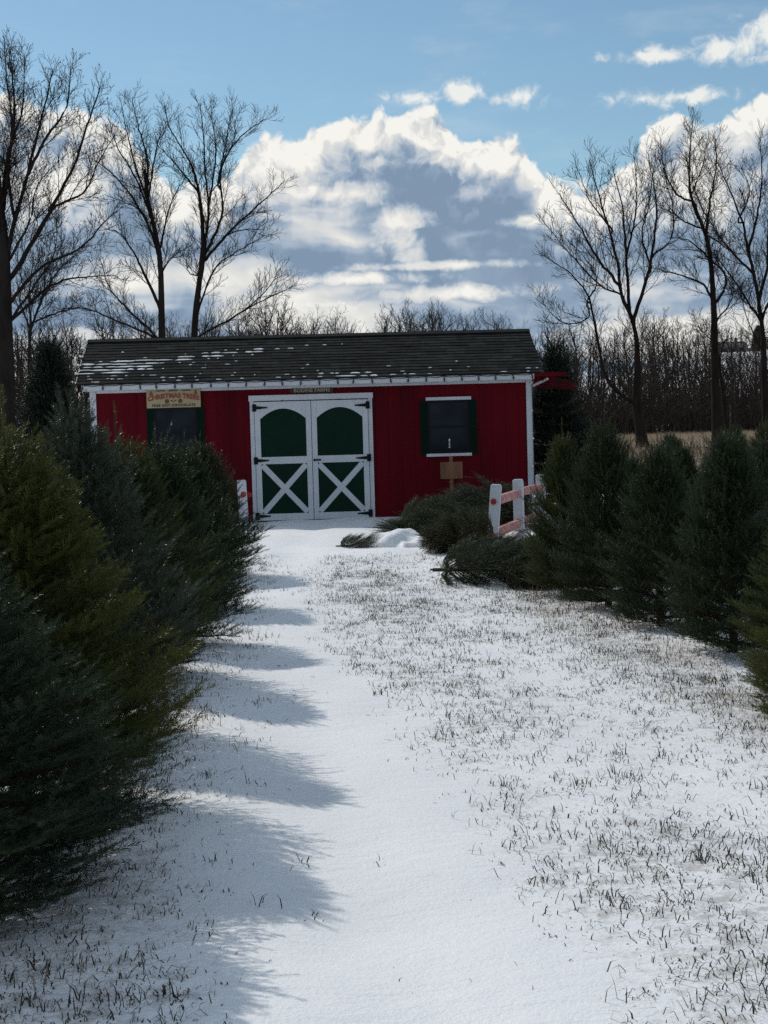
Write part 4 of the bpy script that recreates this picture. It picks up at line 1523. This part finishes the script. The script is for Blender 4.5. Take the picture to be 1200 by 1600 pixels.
bare_tree('bare_tree', 'forked bare tree standing at the edge of the dry field right of the barn', 62,
          z5((575, 1560), (560, 1440), (545, 1340), (550, 1200), (545, 1060), (522, 965)),
          [(z5((528, 1345), (420, 1250), (370, 1040), (340, 890), (280, 800), (200, 740), (120, 690)), 5.5),
           (z5((524, 970), (480, 870), (462, 730), (425, 580), (380, 430), (340, 280)), 5.5),
           (z5((512, 910), (496, 640), (480, 480), (440, 310)), 5),
           (z5((535, 975), (590, 800), (622, 640), (632, 460), (600, 280)), 5.5),
           (z5((465, 835), (360, 700), (300, 590), (200, 430)), 4.5),
           (z5((340, 890), (355, 960), (250, 990), (120, 880)), 2.5),
           (z5((345, 890), (390, 800), (330, 690), (260, 620)), 2.5),
           (z5((496, 700), (530, 560), (540, 420), (530, 270)), 3.5),
           (z5((600, 760), (560, 620), (590, 500), (610, 330)), 3),
           (z5((425, 600), (330, 480), (280, 350)), 3),
           (z5((610, 700), (680, 640), (690, 500), (650, 330)), 3),
           (z5((480, 870), (380, 830), (250, 690), (110, 520)), 3)],
          9.5, 105, scale=1.12, dens=.92, leafy=.05, twig=.0066)
bare_tree('bare_tree', 'straight tall bare tree second from the right edge before the far wood', 66,
          z5((905, 1540), (900, 1480), (890, 1200), (885, 930), (862, 660), (800, 480)),
          [(z5((800, 490), (778, 400), (780, 260), (792, 110)), 4.5),
           (z5((885, 915), (840, 830), (750, 790), (630, 755)), 4.5),
           (z5((890, 915), (940, 820), (900, 740), (800, 700)), 5),
           (z5((856, 610), (960, 680), (1040, 700)), 3),
           (z5((856, 560), (880, 400), (895, 300), (890, 190)), 4),
           (z5((800, 470), (720, 430), (670, 330), (650, 200)), 3.5),
           (z5((850, 590), (740, 540), (660, 450)), 3),
           (z5((895, 990), (960, 900), (975, 800)), 3),
           (z5((870, 720), (780, 640), (700, 620)), 3),
           (z5((790, 430), (840, 300), (850, 220)), 3),
           (z5((885, 1090), (820, 1020), (770, 1000)), 2)],
          8, 106, scale=1.1, dens=1.15, leafy=.04, twig=.0066)
bare_tree('bare_tree', 'thin crooked bare tree leaning beside the straight tall one', 67,
          z5((945, 1540), (938, 1420), (925, 1300), (905, 1150)),
          [(z5((910, 1180), (930, 1080), (1000, 1060)), 2.5), (z5((905, 1150), (880, 1040), (900, 960)), 2.5),
           (z5((925, 1300), (970, 1200), (990, 1120)), 2)],
          4, 107, scale=.8, dens=.8, twig=.0066)
bare_tree('bare_tree', 'bare tree with arching limbs at the right edge of the photo', 60,
          z5((1128, 1560), (1118, 1480), (1105, 1200), (1100, 1040), (1070, 820)),
          [(z5((1075, 840), (1030, 650), (1000, 520), (900, 290)), 5),
           (z5((1085, 900), (1120, 760), (1180, 600), (1250, 420)), 5),
           (z5((1060, 780), (980, 700), (880, 570), (800, 420)), 3.5),
           (z5((1040, 680), (1080, 520), (1100, 350), (1090, 180)), 4),
           (z5((1000, 540), (1050, 420), (1010, 300)), 3),
           (z5((1095, 1000), (1020, 880), (960, 790), (860, 660)), 4.5),
           (z5((1100, 960), (1140, 850), (1120, 640), (1140, 420)), 4.5),
           (z5((1105, 1130), (1040, 1000), (1000, 850)), 2.5),
           (z5((1110, 620), (1160, 480), (1150, 250)), 3)],
          7.5, 108, scale=1.1, dens=1.0, leafy=.16, twig=.0066)


# ------------------------------------------------------------------ the wood beyond the field
def wood_proto(seed, H, spread, base=.3):
    rng = np.random.default_rng(seed)
    tw, cw = Wood(), Wood()
    n = 9
    z = np.linspace(-.3, H * .93, n)
    w = np.cumsum(rng.normal(0, .11, (n, 2)), 0)
    w -= w[0]
    T = np.stack([w[:, 0], w[:, 1], z], 1)
    TR = np.linspace(.15, .03, n)
    tw.add(T, TR, 5)
    L = H * spread
    i = 2
    x = base
    while x < .97:
        f = x * (n - 1)
        i = min(n - 2, int(f))
        q = T[i] * (1 - f + i) + T[i + 1] * (f - i)
        az = rng.uniform(0, 6.28)
        el = np.radians(rng.uniform(35, 68))
        d = np.array([np.cos(az) * np.cos(el), np.sin(az) * np.cos(el), np.sin(el)])
        ln = L * (1.1 - .7 * x) * rng.uniform(.6, 1.2)
        Q = [q]
        for _ in range(5):
            d = unit(d + rng.normal(0, .14, 3) + np.array([0, 0, .1]))
            Q.append(Q[-1] + d * ln / 5)
        Q = np.array(Q)
        RR = np.linspace(.06 * (1.1 - x) + .02, .016, 6)
        cw.add(Q, RR, 4)
        grow(cw, rng, Q, RR, 1, (1.5, .85, .5), (.55, .36, .24), .0115, .12, None, .2)
        x += .034 * rng.uniform(.6, 1.4)
    TV, TF = tw.mesh()
    CV, CF = cw.mesh()
    return np_mesh('far_tree', np.concatenate([TV, CV]), [TF, CF + len(TV)], M['farbark'])


def build_wood():
    rng = random.Random(77)
    protos = [wood_proto(200 + i, 11.0, (.34, .4, .3, .44, .36)[i], (.3, .36, .42, .3, .26)[i]) for i in range(5)]
    lab = 'grey bare tree in the far wood beyond the dry field'
    n = 0
    for row, (d, cnt) in enumerate(((118, 62), (126, 66), (136, 70), (148, 70))):
        for i in range(cnt):
            half = d * .29
            x = -half + 2 * half * (i + rng.uniform(.1, .9)) / cnt
            y = d + rng.uniform(-4, 4)
            px = 600 + 2400 * x / y
            # tree tops along the skyline as in the photograph
            top = np.interp(px, [0, 120, 340, 440, 540, 570, 600, 650, 700, 760, 790, 840, 880, 940, 1040, 1090, 1200], [495, 495, 492, 476, 488, 508, 492, 474, 486, 490, 508, 518, 500, 496, 488, 506, 515])
            hz = 666 - (px - 600) * .0279
            hgt = (hz - top) / 2400 * y + 1.45 - g(x, y)
            hgt *= rng.uniform(.72, 1.04) if row else rng.uniform(.6, .95)
            o = link(bpy.data.objects.new('far_tree', protos[rng.randrange(5)]))
            s = hgt / 10.8
            o.location = (x, y, g(x, y))
            o.rotation_euler = (rng.uniform(-.05, .05), rng.uniform(-.05, .05), rng.uniform(0, 6.28))
            w = s * rng.uniform(.8, 1.1)
            o.scale = (w, w, s)
            tag(o, lab, 'tree', 'trees of the far wood')
            n += 1
    # brush and saplings along the foot of the wood: one mass
    r2 = np.random.default_rng(5)
    wd = Wood()
    for i in range(13000):
        y = r2.uniform(112, 150)
        x = r2.uniform(-.28, .28) * y
        h = r2.uniform(.8, 4.6) * (1 if r2.random() < .7 else 1.6)
        z = g(x, y)
        b = np.array([x, y, z - .1])
        lean = np.array([r2.normal(0, .22), r2.normal(0, .22), 1.0])
        Q = np.stack([b, b + lean * h * .5, b + lean * h + np.array([r2.normal(0, .2), 0, 0])])
        wd.add(Q, np.array([.024, .018, .010]), 3)
        for k in range(3):
            f = r2.uniform(.3, .9)
            q = b + lean * h * f
            wd.add(np.stack([q, q + np.array([r2.normal(0, .7), r2.normal(0, .7), r2.uniform(.2, 1.0)])]), np.array([.016, .01]), 3)
    V, F = wd.mesh()
    tag(np_obj('brushwood', V, [F], M['farbark']), 'grey brush along the foot of the far wood', 'brushwood', None, 'stuff')


build_wood()


def build_far_house():
    d = 318
    p = at(1143, 556, d)
    x, y = p[0], d
    z = g(x, y) - .1
    t = thing('far_house', 'low grey farmhouse on the snowy hill behind the far wood', 'house', (x, y, z), RAD(-6))
    wm = mat('grey siding', (0.20, 0.19, 0.185), 0.8)
    rmm = mat('grey roof', (0.10, 0.10, 0.105), 0.8)
    MB().box((-3.0, -2.5, 0), (3.0, 2.5, 2.0)).build('wall', wm, t)
    MB().box((3.01, -2.0, 0), (5.4, 2.2, 1.6)).build('wing', wm, t)
    r = MB()
    b = [(-3.3, -2.9, 1.95), (3.3, -2.9, 1.95), (3.3, 2.9, 1.95), (-3.3, 2.9, 1.95), (-2.6, 0, 3.1), (2.6, 0, 3.1)]
    r.v += b
    r.f += [(0, 1, 5, 4), (1, 2, 5), (2, 3, 4, 5), (3, 0, 4), (3, 2, 1, 0)]
    ro = r.build('roof', rmm, t)
    MB().box((.6, -.3, 2.7), (1.2, .3, 3.7)).build('chimney', wm, ro)
    for xx in (-2.1, -.4, 1.3):
        MB().box((xx, -2.54, .8), (xx + .9, -2.505, 1.6)).build('window', M['glass'], t)


build_far_house()
for (px, base, top, d) in ((1186, 560, 518, 300), (1212, 565, 520, 295)):
    p = at(px, base, d)
    h = (base - top) / FPX * d
    place_conifer('spruce2', 'n_black', p[0], d, h, h * .36, px, 'dark evergreen standing on the hill beside the far farmhouse', 'evergreens on the hill', 'spruce_tree')


# ------------------------------------------------------------------ grass
def blades(name, label, n_try, region, dens, hts, width, material, seed, clump=.05, bend=.8, per=(2, 6)):
    """dead blades in small tufts: each is a bent strip of two quads and a tip"""
    rng = np.random.default_rng(seed)
    x0, x1, y0, y1 = region
    tx = rng.uniform(x0, x1, n_try)
    # uniform on the ground
    ty = rng.uniform(y0, y1, n_try)
    keep = rng.uniform(0, 1, n_try) < dens(tx, ty)
    tx, ty = tx[keep], ty[keep]
    cnt = rng.integers(per[0], per[1], len(tx))
    X = np.repeat(tx, cnt)
    Y = np.repeat(ty, cnt)
    n = len(X)
    big = np.repeat(rng.uniform(.55, 1.35, len(tx)) ** 1.5, cnt)
    X = X + rng.normal(0, clump, n)
    Y = Y + rng.normal(0, clump, n)
    h = rng.uniform(hts[0], hts[1], n) * big
    az = rng.uniform(0, 2 * np.pi, n)
    lean = .25 * bend + np.abs(rng.normal(0, bend * .85, n))
    d1 = np.stack([np.cos(az) * np.sin(lean * .5), np.sin(az) * np.sin(lean * .5), np.cos(lean * .5)], 1)
    l2 = np.minimum(lean * rng.uniform(1.0, 2.6, n), 2.0)
    az2 = az + rng.normal(0, .35, n)
    d2 = np.stack([np.cos(az2) * np.sin(l2), np.sin(az2) * np.sin(l2), np.cos(l2)], 1)
    b = np.stack([X, Y, gz(X, Y) - .006], 1)
    m1 = b + d1 * (h * .55)[:, None]
    tp = m1 + d2 * (h * .5)[:, None]
    tp[:, 2] = np.maximum(tp[:, 2], b[:, 2] + .004)
    wa = rng.uniform(0, 2 * np.pi, n)
    wv = np.stack([np.cos(wa), np.sin(wa), np.zeros(n)], 1) * (width * rng.uniform(.6, 1.3, n))[:, None] * .5
    V = np.stack([b - wv, b + wv, m1 + wv * .85, m1 - wv * .85, tp], 1).reshape(-1, 3)
    k = np.arange(n)[:, None] * 5
    o = np_obj(name, V, [k + np.array([[0, 1, 2, 3]]), k + np.array([[3, 2, 4]])], material)
    tag(o, label, 'grass', None, 'stuff')
    return n


blades('flattened_grass', 'matted dead grass lying flat on the thin snow', 15000, (-2.0, 3.2, 3.2, 17.6), lambda x, y: dens_lane(x, y) ** 1.3, (.02, .06), .0034, M['mat'], 6, .06, 2.2, (2, 9))
blades('grass', 'dead grass blades poking through the thin snow on the lane', 16000, (-2.0, 3.2, 3.2, 17.6), dens_lane, (.014, .052), .004, M['blade'], 1, .03, 1.0, (3, 13))
blades('grass', 'single dead grass blades between the tufts on the lane', 17000, (-2.0, 3.2, 3.2, 17.6), dens_lane, (.010, .036), .0036, M['blade'], 8, .07, 1.2, (1, 5))


def dens_foot(x, y):
    return (np.exp(-((x - np.interp(y, [6, 13], [2.05, 1.4])) / .28) ** 2) * (vnoise(x * 2, y * 1.3, 21) > .45) * (y < 13.6)
            + np.exp(-((x + 1.15) / .28) ** 2) * (vnoise(x * 2, y * 1.6, 22) > .5) * (y < 8) * .8)


blades('dry_tufts', 'tan dry tufts at the feet of the christmas trees', 1500, (-2.0, 3.4, 3.6, 14), dens_foot, (.05, .13), .0035, M['straw'], 2, .05, .5, (4, 10))


def dens_field(x, y):
    return .25 + .75 * vnoise(x * .25, y * .12, 31)


blades('field_grass', 'tan dry grass standing in the field behind the tree rows', 30000, (2, 34, 29, 112), dens_field, (.10, .26), .012, M['straw'], 3, .16, .5, (3, 7))


def weeds():
    rng = np.random.default_rng(9)
    wd = Wood()
    for i in range(1500):
        y = rng.uniform(24, 60)
        x = rng.uniform(.10, .27) * y
        if vnoise(np.array(x * .3), np.array(y * .2), 44) < .3:
            continue
        h = rng.uniform(.25, .8)
        b = np.array([x, y, g(x, y) - .02])
        ln = np.array([rng.normal(0, .12), rng.normal(0, .12), 1.0])
        wd.add(np.stack([b, b + ln * h * .6, b + ln * h + np.array([rng.normal(0, .05), 0, 0])]), np.array([.006, .005, .004]), 3)
        for k in range(rng.integers(3, 8)):
            q = b + ln * h * rng.uniform(.35, .95)
            wd.add(np.stack([q, q + np.array([rng.normal(0, .1), rng.normal(0, .1), rng.uniform(.05, .2)])]), np.array([.004, .0035]), 3)
    V, F = wd.mesh()
    tag(np_obj('weeds', V, [F], M['weed']), 'dark dry weed stalks at the near edge of the field', 'weeds', None, 'stuff')


weeds()
